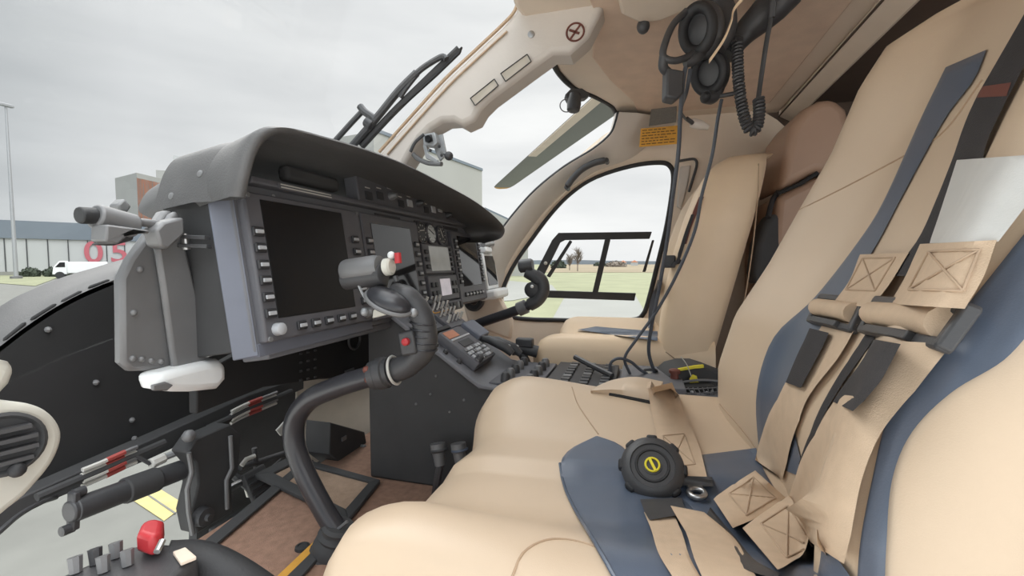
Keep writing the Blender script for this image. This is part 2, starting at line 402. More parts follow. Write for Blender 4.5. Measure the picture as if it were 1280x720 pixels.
MB().prism([a, b, b + V((0, 0, zb)), a + V((0, 0, za))], FWD * 8).build('wall', BLDG, an, smooth=False)
MB().prism([a + V((0, 0, za)), b + V((0, 0, zb)), b + V((0, 0, zb + .25)), a + V((0, 0, za + .25))], FWD * 8.2).build('roof', ROOFG, an, smooth=False)
# far shed by the taxiway
sh = thing('field_shed', P(655, 345, d=75), 'small grey hipped shed on the field beyond the far cyclic', 'shed')
a = P(640, 342, d=75); b = P(668, 342, d=75); a.z = b.z = 0
MB().prism([a, b, b + FWD * 4, a + FWD * 4], (0, 0, 1.6)).build('wall', BLDG, sh, smooth=False)
ctr = (a + b) / 2 + FWD * 2
MB().add([a + V((0, 0, 1.6)), b + V((0, 0, 1.6)), b + FWD * 4 + V((0, 0, 1.6)), a + FWD * 4 + V((0, 0, 1.6)), ctr + V((0, 0, 3.4))], [(0, 1, 4), (1, 2, 4), (2, 3, 4), (3, 0, 4), (3, 2, 1, 0)]).build('roof', GREYM, sh, smooth=False)
# lamp post
lp0 = P(20, 341, d=50); lp0.z = 0; 
lp = thing('lamp_post', lp0, 'tall thin grey lamp post standing in front of the hangar', 'lamp post')
MB().cyl(lp0, lp0 + V((0, 0, 19)), .2, .10, 12).build('pole', GREYL, lp); MB().lathe(lp0, (0, 0, 1), [(0, .5), (.3, .5), (.35, .2)], 12).build('base', GREYM, lp)
MB().box(lp0 + V((0, 0, 19)), (1.2, .5, .3)).build('lamp_head', GREYL, lp, .05)
# bush and parked van on the verge
def blob(c, rx, ry, rz, seed, n=420, leaf=.16):
    rn_ = random.Random(seed); m = MB()
    for _ in range(n):
        th, ph = rn_.uniform(0, 2 * math.pi), math.acos(rn_.uniform(-.2, 1)); r = rn_.uniform(.75, 1.02)
        p = V(c) + V((rx * math.sin(ph) * math.cos(th), ry * math.sin(ph) * math.sin(th), rz * math.cos(ph))) * r
        d = V((rn_.gauss(0, 1), rn_.gauss(0, 1), rn_.gauss(0, 1))).normalized(); e = d.orthogonal().normalized(); q = d.cross(e)
        m.add([p + e * leaf, p + q * leaf * .6, p - e * leaf, p - q * leaf * .6], [(0, 1, 2, 3)])
    m.ball(c, 1, (rx * .86, ry * .86, rz * .86), 14); return m
bp = P(72, 343, d=58); bp.z = 0
bu = thing('round_bush', bp, 'low rounded dark green bush on the grass verge before the hangar', 'bush')
blob(bp + V((0, 0, .35)), 1.5, 1.5, 1.0, 3).build('foliage', BUSH, bu, fixn=False, smooth=False)
for dx in (-.3, .3): MB().cyl(bp + V((dx, 0, 0)), bp + V((dx * 1.4, 0, .5)), .08).build('stem', TWIG, bu)
bp2 = P(38, 343, d=57); bp2.z = 0
b3 = thing('clipped_hedge', bp2, 'small clipped grey green hedge left of the round bush', 'hedge')
blob(bp2 + V((0, 0, .3)), 1.1, 1.0, .9, 5, 260).build('foliage', BUSH, b3, fixn=False, smooth=False)
vp = P(106, 338, d=52); vp.z = 0; Mv = axes(hd)
vn = thing('parked_van', vp, 'white service truck parked in front of the red numerals', 'truck')
MB().box(vp + V((0, 0, 1.25)) + hd * .3, (3.4, 1.6, 1.3), Mv).build('cargo_body', WHITEP, vn, .08)
MB().prism([vp + hd * q + V((0, 0, z)) + hn * .75 for q, z in ((-2.6, .5), (-1.4, .5), (-1.4, 2.0), (-2.0, 2.0), (-2.5, 1.3))], -hn * 1.5).build('cab', WHITEP, vn, .05)
MB().prism([vp + hd * q + V((0, 0, z)) + hn * .77 for q, z in ((-2.35, 1.3), (-1.55, 1.3), (-1.55, 1.85), (-1.95, 1.85))], -hn * 1.54).build('window', SCREEN, vn)
for q in (-2.0, 1.3):
    for sdn in (.7, -.7): MB().cyl(vp + hd * q + hn * (sdn - .1) + V((0, 0, .4)), vp + hd * q + hn * (sdn + .1) + V((0, 0, .4)), .4).build('wheel', RUB, vn, .02)
# bare trees and shrubs far across the field
def bare_tree(px, py, d, h, seed, label, rad=.12):
    p = P(px, py, d=d); p.z = 0; rn_ = random.Random(seed); t = thing('bare_tree', p, label, 'tree', 'bare trees across the field')
    MB().tube([p, p + V((0, 0, h * .45)), p + V((.1, .05, h * .8))], [rad, rad * .7, rad * .25], 8).build('trunk', TWIG, t)
    m = MB()
    for _ in range(70):
        b = p + V((0, 0, h * rn_.uniform(.25, .75))); a_ = rn_.uniform(0, 6.28); ln = h * rn_.uniform(.2, .42)
        e = b + V((math.cos(a_) * ln * .55, math.sin(a_) * ln * .55, ln * .8)); m.tube([b, b.lerp(e, .5) + V((0, 0, -.05 * ln)), e], [.045, .035, .015], 4)
        for _ in range(3):
            e2 = e + V((rn_.gauss(0, .2), rn_.gauss(0, .2), rn_.uniform(0, .3))) * h * .25; m.tube([b.lerp(e, .6), e2], [.03, .012], 4)
    m.build('branches', TWIG, t); return t
bare_tree(722, 336, 95, 4.8, 1, 'tallest bare tree standing on the field behind the window bars')
bare_tree(712, 335, 110, 4.0, 2, 'smaller bare tree just left of the tallest one')
for i, (px, d, hw, hh_, lb) in enumerate(((770, 210, 5.0, 2.4, 'wide grey shrub clump on the field right of the upright bar'), (698, 150, 2.6, 2.3, 'dark shrub clump left of the bare trees'), (750, 260, 4, 2, 'faint shrub clump near the foot of the upright bar'))):
    p = P(px, 333, d=d); p.z = 0; s_ = blob(p + V((0, 0, .4)), hw, hw, hh_, 20 + i, 300, .5).build('shrub_clump', TWIG if i == 0 else BUSH, fixn=False, smooth=False); tag(s_, lb, 'shrub', 'shrubs across the field')
for px, d, lb in ((793, 330, 'tiny white house on the horizon, nearer the seat'), (779, 360, 'tiny white house on the horizon, farther from the seat')):
    p = P(px, 331, d=d); p.z = 0; hs = thing('field_house', p, lb, 'house', 'houses on the horizon')
    MB().box(p + V((0, 0, 1.2)), (4, 5, 2.4)).build('wall', WHITEW, hs, smooth=False)
    MB().prism([p + V((-2.2, -2.7, 2.4)), p + V((-2.2, 2.7, 2.4)), p + V((-2.2, 0, 4))], (4.4, 0, 0)).build('roof', BRICKO, hs, smooth=False)
# ------------------------------------------------------------------ rotor blade outside
hub = V((1.07, -1.38, 3.2)); tipv = P(624, 236, z=3.2); bd = (tipv - hub).normalized(); bs = bd.cross(V((0, 0, 1)))
rb = thing('rotor_blade', hub, 'grey main rotor blade with an amber tip hanging outside the windshield', 'rotor blade')
Lb = (tipv - hub).length
def section(s_, c0, c1, t):
    o = hub + bd * s_; return [o + bs * lerp(c0, c1, q) + V((0, 0, t * zz)) for q, zz in ((0, 0), (.1, .6), (.3, 1), (.65, .6), (1, 0), (.65, -.35), (.3, -.5), (.1, -.4))]
MB().grid([section(.9, -.1, .1, .05), section(2.0, -.15, .22, .035), section(3.2, -.15, .27, .03), section(5.2, -.15, .24, .028), section(Lb - .45, -.15, .2, .024), section(Lb - .2, -.14, .18, .02), section(Lb - .18, -.13, .17, .02)], cu=True, caps=True).build('blade', BLADE, rb)
MB().grid([section(Lb - .2, -.141, .181, .022), section(Lb - .05, -.09, .14, .018), section(Lb, -.02, .06, .008)], cu=True, caps=True).build('tip_cap', PLAC, rb)
MB().prism([hub + bd * q + bs * e + V((0, 0, -.024)) for q, e in ((2.6, -.16), (5.6, -.16), (5.6, -.05), (2.6, -.05))], (0, 0, .006)).build('erosion_strip', CREAMW, rb)
MB().cyl(hub + V((0, 0, -.802)), hub + V((0, 0, -.2)), .07).build('rotor_mast', GREYM, rb)
MB().cyl(hub + V((0, 0, -.25)), hub + V((0, 0, .25)), .16).build('rotor_hub', GREYM, rb, .02)
# ------------------------------------------------------------------ cabin shell
cf = [(1.07, P(690, 62, z=2.32).y), ]
ce = [P(*q, z=2.32) for q in ((686, 64), (697, 90), (717, 110), (743, 121), (765, 134), (772, 150))]
front = [V((.17, .12, 2.32)), V((.6, .24, 2.32)), V((1.0, .28, 2.32))] + ce
cpoly = front + [V((1.95, .05, 2.32)), V((1.95, -.50, 2.32)), V((.15, -.50, 2.32))]
cl_ = root('ceiling', (1.05, -.1, 2.32))
MB().prism(cpoly, (0, 0, .05)).build('roof_lining', CREAMW, cl_, .012)
# carpet field set into the lining
inn = [P(*q, z=2.315) for q in ((745, 20), (740, 72), (762, 100), (792, 128), (800, 150))]
MB().prism([V((.25, .1, 2.312)), V((.95, .12, 2.312))] + inn + [V((1.80, -.06, 2.312)), V((1.80, -.43, 2.312)), V((.25, -.43, 2.312))], (0, 0, .009)).build('headliner_panel', HEAD, cl_, .003)
rim = spline([p + V((0, 0, .002)) for p in ce], 6); MB().tube(rim, .009, 8).build('edge_seal', RUB, cl_)
struct(MB().box((.145, -.28, 2.17), (.05, .84, .28)).build('light_block_header', CREAM, None, .01))  # unseen door header, added to keep overhead light off the near seat
struct(MB().box((.145, -.72, 1.75), (.05, .16, 1.1)).build('light_block_post', CREAM, None, .01))  # unseen door post, added with the header to cut light there
struct(MB().box((.0, -.25, 2.30), (.3, 1.1, .06)).build('light_block_overhang', CREAM, None, .01))  # unseen roof overhang, added to shade the near seat bolster
# floor
fl = struct(MB().box((1.05, -.68, 1.15), (1.8, 3.04, .1)).build('floor', CARPET, smooth=False))
# rear cabin
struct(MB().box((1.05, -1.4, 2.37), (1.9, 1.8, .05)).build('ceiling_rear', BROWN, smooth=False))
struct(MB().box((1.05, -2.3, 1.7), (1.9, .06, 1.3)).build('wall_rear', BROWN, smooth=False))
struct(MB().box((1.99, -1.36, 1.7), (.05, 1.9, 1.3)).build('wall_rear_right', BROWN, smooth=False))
struct(MB().box((.13, -1.55, 1.25), (.05, 1.5, .4)).build('wall_rear_left', BROWN, smooth=False))  # unseen wall, cut low so sky light reaches the far seat
# header over the rear opening
s0, s1 = P(1102, 0, z=2.316), P(940, 182, z=2.316); dh = (s1 - s0).normalized()
a0, a1 = s0 - dh * .8, s1 + dh * .25; off = V((dh.y, -dh.x, 0)); off = off if off.y < 0 else -off
hb = struct(MB().sheet([[a0, a1], [a0 + off * .004 + V((0, 0, -.006)), a1 + off * .004 + V((0, 0, -.006))], [a0 + off * .045 + V((0, 0, -.03)), a1 + off * .045 + V((0, 0, -.03))], [a0 + off * .06 + V((0, 0, -.02)), a1 + off * .06 + V((0, 0, -.02))]], V((0, 0, .06))).build('trim_1', CREAMW))
struct(MB().tube([a0 + V((0, 0, -.003)), a1 + V((0, 0, -.003))], .003, 6).build('trim_2', BROWN))
# right door with its window
win = [(640, 396), (630, 387), (626, 370), (640, 335), (665, 298), (690, 265), (715, 240), (745, 221), (790, 207), (825, 203), (838, 208), (842, 222), (839, 250), (832, 290), (821, 335), (811, 375), (804, 393), (790, 400), (740, 401), (690, 400), (660, 399)]
outr = [(575, 640), (540, 560), (540, 430), (575, 362), (606, 312), (636, 274), (668, 240), (712, 205), (768, 160), (830, 140), (930, 130), (1000, 180), (1000, 250), (1000, 300), (1000, 400), (1000, 480), (1000, 560), (950, 640), (850, 640), (740, 640), (650, 640)]
XD = 1.9
wi = spline([P(*q, x=XD) for q in win], 4, True); wo = spline([P(*q, x=XD) for q in outr], 4, True)
wo = [V((p.x, p.y, p.z)) for p in wo]
dr_ = root('door_1', (XD, 0, 1.1))
m = MB(); n_ = len(wi)
rows = [[p + V((.05, 0, 0)) for p in wi], wi, [p.lerp(q, .10) + V((-.022, 0, 0)) for p, q in zip(wi, wo)], [p.lerp(q, .3) + V((-.026, 0, 0)) for p, q in zip(wi, wo)], wo, [p + V((.05, 0, 0)) for p in wo]]
m.grid(rows, cu=True, cv=True).build('door_panel', CREAMW, dr_, ang=50)
MB().tube(wi + [wi[0]], .010, 8, caps=False).build('window_seal', RUB, dr_)
wp = struct(MB().prism([p + V((.03, 0, 0)) for p in wi], (.004, 0, 0)).build('window_1', GLASS, smooth=False))
def bar(pts, name, par, wd=.02, xx=1.905):
    q = [P(*p, x=xx) for p in pts]; m = MB(); m.prism(q, (.016, 0, 0)); return m.build(name, BLKM, par, .003)
bar([(698, 291), (815, 289.5), (812, 298.5), (706, 300), (700, 303), (678, 347), (668, 343), (690, 300)], 'sliding_frame', dr_)
bar([(712, 300), (715, 302), (687, 347), (683, 345)], 'sliding_track', dr_)
bar([(756, 299), (763, 299), (747, 367), (740, 367)], 'upright_bar', dr_)
bar([(680, 363), (795, 366.5), (793, 376), (680, 372)], 'lower_rail', dr_)
MB().ball(P(682, 329, x=1.9), .008).build('latch_knob', OFFW, dr_)
bar([(815, 300), (818, 300), (807, 340), (803, 340)], 'rear_track', dr_)
# black pull handle on the pillar; recessed handle outline on the rear post
hnd = thing('grab_handle', P(730, 216, x=1.8), 'black curved grab handle on the cream pillar above the door window', 'handle')
hp_ = spline([P(*q, x=1.785) for q in ((708, 234), (716, 223), (727, 212), (742, 204), (758, 200))], 6)
MB().tube(hp_, [.004] + [.013] * (len(hp_) - 2) + [.006], 10).build('grip', BLK, hnd)
for q in ((708, 234), (758, 200)):
    p = P(*q, x=1.785); MB().cyl(p, p + V((.045, 0, 0)), .009).build('mount', BLK, hnd)
# right windshield pillar
po = [P(x_, y_, x=xx) for x_, y_, xx in ((774, 140, 1.70), (771, 152, 1.72), (764, 168, 1.74), (742, 187, 1.76), (706, 209, 1.78), (671, 237, 1.79), (646, 264, 1.80), (625, 291, 1.80), (604, 322, 1.80), (585, 352, 1.80))]
pin = [P(x_, y_, x=1.885) for x_, y_ in ((850, 150), (815, 180), (790, 199), (742, 217), (710, 238), (685, 262), (660, 294), (636, 332), (622, 368), (610, 400))]
tr = root('trim_3', (1.8, .3, 1.6)); po_s, pi_s = spline(po, 4), spline(pin, 4)
rows = [[a + V((.07, .02, .02)) for a in po_s], [a for a in po_s], [a.lerp(b, .3) + V((-.018, 0, .0)) for a, b in zip(po_s, pi_s)], [a.lerp(b, .7) + V((-.012, 0, 0)) for a, b in zip(po_s, pi_s)], pi_s, [b + V((.06, 0, 0)) for b in pi_s]]
MB().grid(rows, cv=True).build('pillar_cover', CREAM, tr, ang=70)
MB().tube([a + V((.01, .004, .004)) for a in po_s], .006, 6).build('pillar_seal', RUB, tr)
# windshield panes
Cc = [V((1.07, .27, 2.335)), V((1.07, .485, 2.222)), V((1.07, .66, 2.07)), V((1.07, .9, 1.85)), V((1.07, 1.1, 1.60))]
Ar = [V((1.78, .09, 2.31)), V((1.83, .24, 2.12)), V((1.86, .40, 1.93)), V((1.87, .60, 1.68)), V((1.87, .78, 1.5))]
Al = [V((.16, .09, 2.31)), V((.165, .24, 2.12)), V((.17, .40, 1.93)), V((.175, .60, 1.68)), V((.18, .78, 1.5))]
def pane(A, B, name):
    A, B = spline(A, 5), spline(B, 5); rows = []
    for a, b in zip(A, B):
        rows.append([a.lerp(b, t) + V((0, .25, .16)) * (math.sin(math.pi * t) * .30) for t in [i / 10 for i in range(11)]])
    return struct(MB().sheet(rows, .004).build(name, GLASS))
pane(Cc, Ar, 'window_2'); pane(Al, Cc, 'window_3')
# left door pillar, just inside the left edge of the view
pl = spline([V((.165, .02, 2.36)), V((.175, .16, 2.22)), V((.18, .30, 2.06)), V((.185, .47, 1.86)), V((.19, .60, 1.68)), V((.2, .7, 1.5))], 5)
struct(MB().tube([p + V((-.028, .012, .0)) for p in pl], .026, 12).build('trim_4', CREAM))
# centre windshield post
cp = [(474, 190), (516, 143), (556, 99), (594, 63), (628, 31), (643, 14), (650, -8), (652, -60), (740, -70), (762, -20), (752, 12), (735, 45), (712, 66), (690, 66), (668, 82), (640, 103), (612, 124), (600, 136), (592, 150), (577, 157), (566, 151), (552, 152), (538, 160), (526, 172), (516, 186), (505, 205), (490, 230), (455, 225)]
tp = root('trim_5', (1.07, .6, 1.7))
MB().prism([P(*q, x=1.035) for q in cp], (.075, 0, 0)).build('windshield_post', CREAM, tp, .014, seg=3)
MB().tube(spline([P(*q, x=1.036) for q in ((474, 190), (516, 143), (556, 99), (594, 63), (628, 31), (643, 14), (650, -8))], 5), .0045, 6).build('post_seal', SEAM, tp)
MB().tube(spline([P(*q, x=1.032) for q in ((484, 193), (522, 150), (562, 106), (600, 70), (634, 39))], 5), .0025, 6).build('post_groove', SEAM, tp)
MB().lathe(P(664, 43, x=1.034), (-1, 0, 0), [(-.004, .008), (.002, .008), (.003, .005)], 16).build('screw', METAL, tp)
# two thin tinted card holders on the post, no-smoking mark
for a, b, c, d_, lb in (((588, 123), (618, 99), (623, 107), (594, 132), 'lower clear card holder on the centre windshield post'), ((626, 92), (659, 68), (664, 77), (632, 102), 'upper clear card holder on the centre windshield post')):
    qs = [P(*q, x=1.028) for q in (a, b, c, d_)]; c0 = sum(qs, V()) / 4
    t = thing('card_holder', c0, lb, 'card holder', 'card holders on the post')
    MB().prism(qs, (.004, 0, 0)).build('card', GREYP2, t, .001)
    m = MB()
    for i in range(4): m.tube([qs[i] + V((-.001, 0, 0)), qs[(i + 1) % 4] + V((-.001, 0, 0))], .0012, 6)
    m.build('frame', BLKM, t)
ns = thing('no_smoking_sign', P(719, 40, x=1.034), 'small round maroon no smoking mark on the overhead trim', 'sign')
c = P(719, 40, x=1.033); m = MB().ring(c, (1, 0, 0), .0195, .0022, 30, 6); m.build('ring', SIGN, ns)
MB().box(c, (.003, .0035, .036), Matrix.Rotation(math.radians(38), 3, 'X')).build('slash', SIGN, ns)
MB().box(c + V((0, .002, .001)), (.003, .024, .0045), Matrix.Rotation(math.radians(25), 3, 'X')).build('cigarette', SIGN, ns)
# ------------------------------------------------------------------ instrument panel
SN, CS = math.sin(math.radians(9)), math.cos(math.radians(9))
PO = V((0, .60, 1.655)); PVv = V((0, SN, CS)); PN = V((0, -CS, SN)); PM = Matrix((V((1, 0, 0)), -PN, PVv)).transposed()
def PT(u, v, w_=0): return PO + V((u, 0, 0)) + PVv * v + PN * w_
def UV(px, py):
    r = ray(px, py); t = (PO - CAM).dot(PN) / r.dot(PN); q = CAM + r * t - PO; return q.x, q.dot(PVv)
def pbox(m, u0, u1, v0, v1, w0, w1): return m.box(PT((u0 + u1) / 2, (v0 + v1) / 2, (w0 + w1) / 2), (abs(u1 - u0), abs(w1 - w0), abs(v1 - v0)), PM)
ip = thing('instrument_panel', (1.12, .66, 1.2), 'wide dark grey instrument panel under a black padded hood', 'instrument panel')
def pb(name, m_, par, u0, u1, v0, v1, w0, w1, bev=.002): return pbox(MB(), u0, u1, v0, v1, w0, w1).build(name, m_, par, bev)
pb('panel_face', PANEL, ip, .572, 1.735, -.05, .236, -.03, 0, .004); pb('rear_housing', BLKM, ip, .566, 1.70, -.045, .23, -.14, -.029, .003)
MB().prism([PT(.577, -.056, .002), PT(.577, -.056, -.034), PT(.560, -.056, -.034), PT(.553, -.056, -.026)], PVv * .285).build('side_cheek', PANEL_SKY, ip, .002)
pb('lower_lip', PANEL_SKY, ip, .577, .90, -.058, -.036, -.03, .001, .002)
pb('lower_trim', PANEL, ip, .60, 1.18, -.066, -.05, -.06, -.004, .003)
# hood
lip_px = [(288, 246, .57), (293, 222, .565), (303, 186, .56), (320, 163, .55), (350, 158, .535), (400, 170, .52), (450, 185, .51), (500, 204, .505), (550, 229, .50), (590, 251, .50), (616, 271, .50), (628, 286, .50), (623, 298, .515), (604, 304, .55)]
lip = [P(a, b, y=c) for a, b, c in lip_px]
fw_px = {0: (212, 278, .84), 1: (186, 272, .88), 2: (173, 259, .92), 3: (194, 235, .94)}
fw = []
for i, p in enumerate(lip):
    if i in fw_px: fw.append(P(*fw_px[i][:2], y=fw_px[i][2]))
    else:
        a_ = (i - 3) / 10; f3 = fw[3]
        fw.append(V((lerp(f3.x, 1.62, a_), lerp(.94, .74, a_) + .2 * math.sin(math.pi * a_), lerp(f3.z - .035, 1.86, min(1, a_ * 1.5)) + .02 * math.sin(math.pi * a_))))
cen = V((1.1, .55, 1.84))
def toward(p, k, dy=0, dz=0):
    q = p.copy(); q.x = lerp(p.x, cen.x, k); q.z = lerp(p.z, cen.z, k * 1.6); q.y += dy; q.z += dz; return q
L_, F_ = spline(lip, 5), spline(fw, 5)
rows = [F_]
for t in (.2, .4, .6, .8, .93): rows.append([f.lerp(l, t) + V((0, 0, .005 * math.sin(math.pi * t))) for f, l in zip(F_, L_)])
rows += [L_, [toward(p, .008, -.010, 0) for p in L_], [toward(p, .022, -.012) for p in L_], [toward(p, .036, -.004) for p in L_], [toward(p, .046, .03) for p in L_], [toward(p, .05, .11) for p in L_], [toward(p, .06, .2, -.01) for p in L_]]
hoodm = MB().grid(rows); hoodm.build('padded_hood', HOOD, ip, ang=75); hbv = bvh_of(hoodm)
for q in ((250, 217), (214, 245)):
    h, n = hit(hbv, *q, .8); MB().lathe(h - n * .001, n, [(0, .006), (.002, .0056), (.003, .0035), (.0035, .0)], 14).build('snap_button', GREYM, ip)
# brow strip with knobs and annunciators
br = pb('annunciator_strip', BEZ, ip, .905, 1.60, .238, .300, -.02, .014, .003)
rnd = random.Random(4)
for i in range(13):
    u = .945 + i * .05; v = .262 + .012 * ((i * 7) % 3 - 1) * .6
    if i in (2, 5, 9, 11): MB().lathe(PT(u, v, .012), PN, [(0, .011), (.012, .010), (.014, .008), (.022, .006), (.024, 0)], 12).build('knob', BLK if i != 2 else GREYM, br)
    else: pb('annunciator', KEYM if i in (4, 7, 8) else KEYD, br, u - .014, u + .014, v - .008, v + .012, .012, .017, .001)
    pb('marking', WIRE, br, u - .010, u + .010, v + .020, v + .0225, .0135, .0146, 0)
pb('shelf_edge', BEZ, ip, .60, 1.70, .228, .240, -.01, .020, .003)
pb('air_slot', BLKM, ip, *(lambda a, b: (a[0], b[0], a[1] - .03, a[1]))(UV(355, 205), UV(420, 218)), -.02, .006, .008)
pt = pb('title_plate', BEZ, ip, .655, .80, .226, .238, .018, .0215, .001)
for i in range(2): pb('printed_line', WIRE, pt, .66, .795, .2285 + i * .005, .2305 + i * .005, .0213, .0222, 0)
for q in ((371, 255), (480, 277), (340, 246)):
    u, v = UV(*q); MB().lathe(PT(u, v), PN, [(0, .005), (.004, .004), (.005, 0)], 12).build('dimmer_button', GREYL, ip)
for i in range(3): pb('label_strip', KEYD, ip, .98 + i * .2, 1.10 + i * .2, .212, .222, 0, .003, .001)
def display(u0, u1, v0, v1, s0, s1, t0, t1, keysL, keysR, keysB, scr=SCREEN):
    d = pb('display_unit', BEZ, ip, u0, u1, v0, v1, -.01, .016, .004)
    fr = MB()
    pb('screen', scr, d, s0, s1, t0, t1, .010, .0172, .001)
    def key(u, v):
        pb('key', KEYD, d, u - .011, u + .011, v - .008, v + .008, .015, .021, .002)
        pb('key_cap', KEYM, d, u - .008, u + .008, v - .0035, v + .003, .020, .0235, .001)
    for v in keysL: key((u0 + s0) / 2, v)
    for v in keysR: key((u1 + s1) / 2, v)
    for u in keysB:
        key(u, (v0 + t0) / 2)
    return d
six = (.146, .119, .091, .065, .037, .010)
d1 = display(.582, .892, -.037, .213, .613, .826, .0, .202, six, six, (.662, .698, .735, .772, .808))
MB().lathe(PT(.606, -.018, .016), PN, [(0, .011), (.012, .010), (.014, .007), (.014, 0)], 14).build('knob', KEYM, d1)
MB().lathe(PT(.862, -.018, .016), PN, [(0, .012), (.012, .011), (.018, .007), (.018, 0)], 14).build('knob', GREYM, d1)
for u, v in ((.59, -.032), (.884, -.03), (.59, .207), (.884, .207)): MB().lathe(PT(u, v, .015), PN, [(0, .005), (.003, .004), (.003, 0)], 10).build('screw', GREYM, d1)
d2 = display(.897, 1.165, -.04, .213, .93, 1.118, .0, .19, six, six, (.955, .99, 1.03, 1.07), SCREENG)
MB().lathe(PT(1.145, -.02, .016), PN, [(0, .013), (.012, .012), (.02, .008), (.02, 0)], 14).build('knob', BLK, d2)
for u in (1.208, 1.272, 1.345):
    g = MB().lathe(PT(u, .187, -.002), PN, [(0, .034), (.010, .034), (.012, .030), (.007, .028), (.007, 0)], 24).build('gauge', BEZ, ip, ang=30)
    dark = u > 1.3
    MB().lathe(PT(u, .187, .005), PN, [(0, .027), (.0028, .027), (.003, 0)], 24).build('dial_face', KEYD if u != 1.272 else LCD, g)
    MB().box(PT(u, .187, .0085) + PVv * .006, (.003, .0015, .03), PM @ Matrix.Rotation(u * 9, 3, 'Y')).build('needle', WIRE if u != 1.272 else BLK, g)
    for k in range(10):
        a = k * math.pi / 5; MB().box(PT(u + .022 * math.cos(a), .187 + .022 * math.sin(a), .0085), (.002, .001, .005), PM @ Matrix.Rotation(-a + math.pi / 2, 3, 'Y')).build('tick', WIRE if u != 1.272 else BLK, g)
# standby and radio displays
sd = pb('standby_display', BEZ, ip, 1.185, 1.40, .062, .154, -.01, .012, .003)
pb('screen', LCD, sd, 1.225, 1.365, .070, .147, .008, .0132, .001)
for i in range(3): pb('key', KEYD, sd, 1.193, 1.215, .078 + i * .022, .090 + i * .022, .01, .018, .002)
for i in range(5): pb('key', KEYD, sd, 1.372, 1.392, .070 + i * .016, .080 + i * .016, .01, .017, .002)
rd = pb('radio_display', BEZ, ip, 1.19, 1.40, -.024, .056, -.01, .014, .003)
pb('screen', LCDW, rd, 1.265, 1.34, -.008, .045, .01, .0152, .001)
for i in range(4):
    pb('key', KEYD, rd, 1.20 + (i % 2) * .024, 1.218 + (i % 2) * .024, -.005 + (i // 2) * .026, .010 + (i // 2) * .026, .01, .02, .002)
    pb('key', KEYD, rd, 1.352 + (i % 2) * .022, 1.370 + (i % 2) * .022, -.005 + (i // 2) * .026, .010 + (i // 2) * .026, .01, .02, .002)
MB().lathe(PT(1.205, -.018, .013), PN, [(0, .01), (.014, .009), (.014, 0)], 12).build('knob', GREYM, rd)
sw = pb('switch_row', BEZ, ip, 1.17, 1.40, -.06, -.028, -.01, .018, .002)
for i in range(8): pb('rocker', KEYD if i % 3 else GREYM, sw, 1.178 + i * .028, 1.198 + i * .028, -.055, -.034, .016, .026, .003)
d3 = display(1.405, 1.672, -.045, .205, 1.447, 1.627, .012, .19, (.17, .15, .13, .11, .09, .07, .05, .03), (.17, .15, .13, .11, .09, .07, .05, .03), (1.455, 1.488, 1.52, 1.553, 1.585, 1.615), SCREENG)
# tablet in its holder at the far end
tb = thing('tablet', PT(1.77, -.02, .02), 'white framed tablet clamped beyond the far end of the panel', 'tablet')
pb('body', WHITEP, tb, 1.690, 1.835, -.012, .134, .005, .017, .004); pb('screen', SCREENG, tb, 1.703, 1.822, .002, .124, .015, .0185, .001)
th_ = thing('tablet_holder', PT(1.77, -.04, 0), 'white tablet foot and grey clamp at the panel end nearest the door', 'tablet holder')
pb('foot', WHITEP, th_, 1.685, 1.86, -.055, -.014, -.03, .05, .012)
pb('back_plate', GREYM, th_, 1.70, 1.83, -.014, .15, -.02, .003, .004); pb('clamp', WHITEP, th_, 1.70, 1.78, .136, .160, -.01, .03, .006)
MB().tube([PT(1.70, .168, .02), PT(1.78, .175, .03), PT(1.84, .172, .02)], .011, 8).build('clamp_lever', GREYL, th_); MB().ball(PT(1.845, .172, .02), .018).build('knob', GREYM, th_)
# ------------------------------------------------------------------ riveted end plate, its white foot and the clamp arm
ep = thing('end_plate', P(205, 460, y=.72), 'grey riveted end plate hinged beside the left edge of the panel', 'bracket')
pl_px = [(216, 262), (224, 290), (241, 360), (259, 444), (252, 462), (165, 464), (153, 454), (152, 348), (164, 323), (188, 290), (204, 265)]
platem = MB().prism([P(a, b, y=.72) for a, b in pl_px], (0, .02, 0)); platem.build('plate', GREYM, ep, .006)
MB().prism([P(a, b, y=.718) for a, b in ((206, 268), (216, 263), (258, 443), (250, 460), (211, 462), (195, 350), (187, 300))], (0, -.012, 0)).build('raised_flange', GREYM, ep, .008)
for q in ((175, 337), (167, 391), (166, 448), (177, 449), (189, 451), (201, 452)):
    MB().ball(P(*q, y=.719), .0048, n=10).build('rivet', GREYM, ep)
for (a, b), (c, d) in (((228, 296), (256, 297)), ((229, 307), (258, 308)), ((256, 428), (283, 424)), ((258, 440), (285, 436))):
    MB().box((P(a, b, y=.70) + P(c, d, y=.66)) / 2, ((P(a, b, y=.70) - P(c, d, y=.66)).length + .01, .012, .006), axes(P(c, d, y=.66) - P(a, b, y=.70))).build('hinge_arm', BLK, ep, .001)
for a, b, c in ((231, 292, 312), (259, 423, 445)): MB().cyl(P(a, b, y=.70), P(a + 2, c, y=.70), .006, n=10).build('hinge_pin', METAL, ep)
MB().prism([P(a, b, y=.735) for a, b in ((165, 466), (200, 457), (248, 447), (258, 455), (257, 472), (246, 484), (215, 487), (190, 487), (172, 484))], (0, -.05, 0)).build('white_foot', WHITEP, ep, .012, seg=3)
MB().prism([P(a, b, y=.684) for a, b in ((187, 481), (204, 477), (214, 481), (206, 488), (188, 488))], (0, -.006, 0)).build('foot_slot', GREYM, ep, .002)
ca = thing('clamp_arm', P(150, 285, y=.70), 'grey cylinder clamp arm with black knob pointing left above the end plate', 'clamp')
q = lambda a, b, y=.70: P(a, b, y=y)
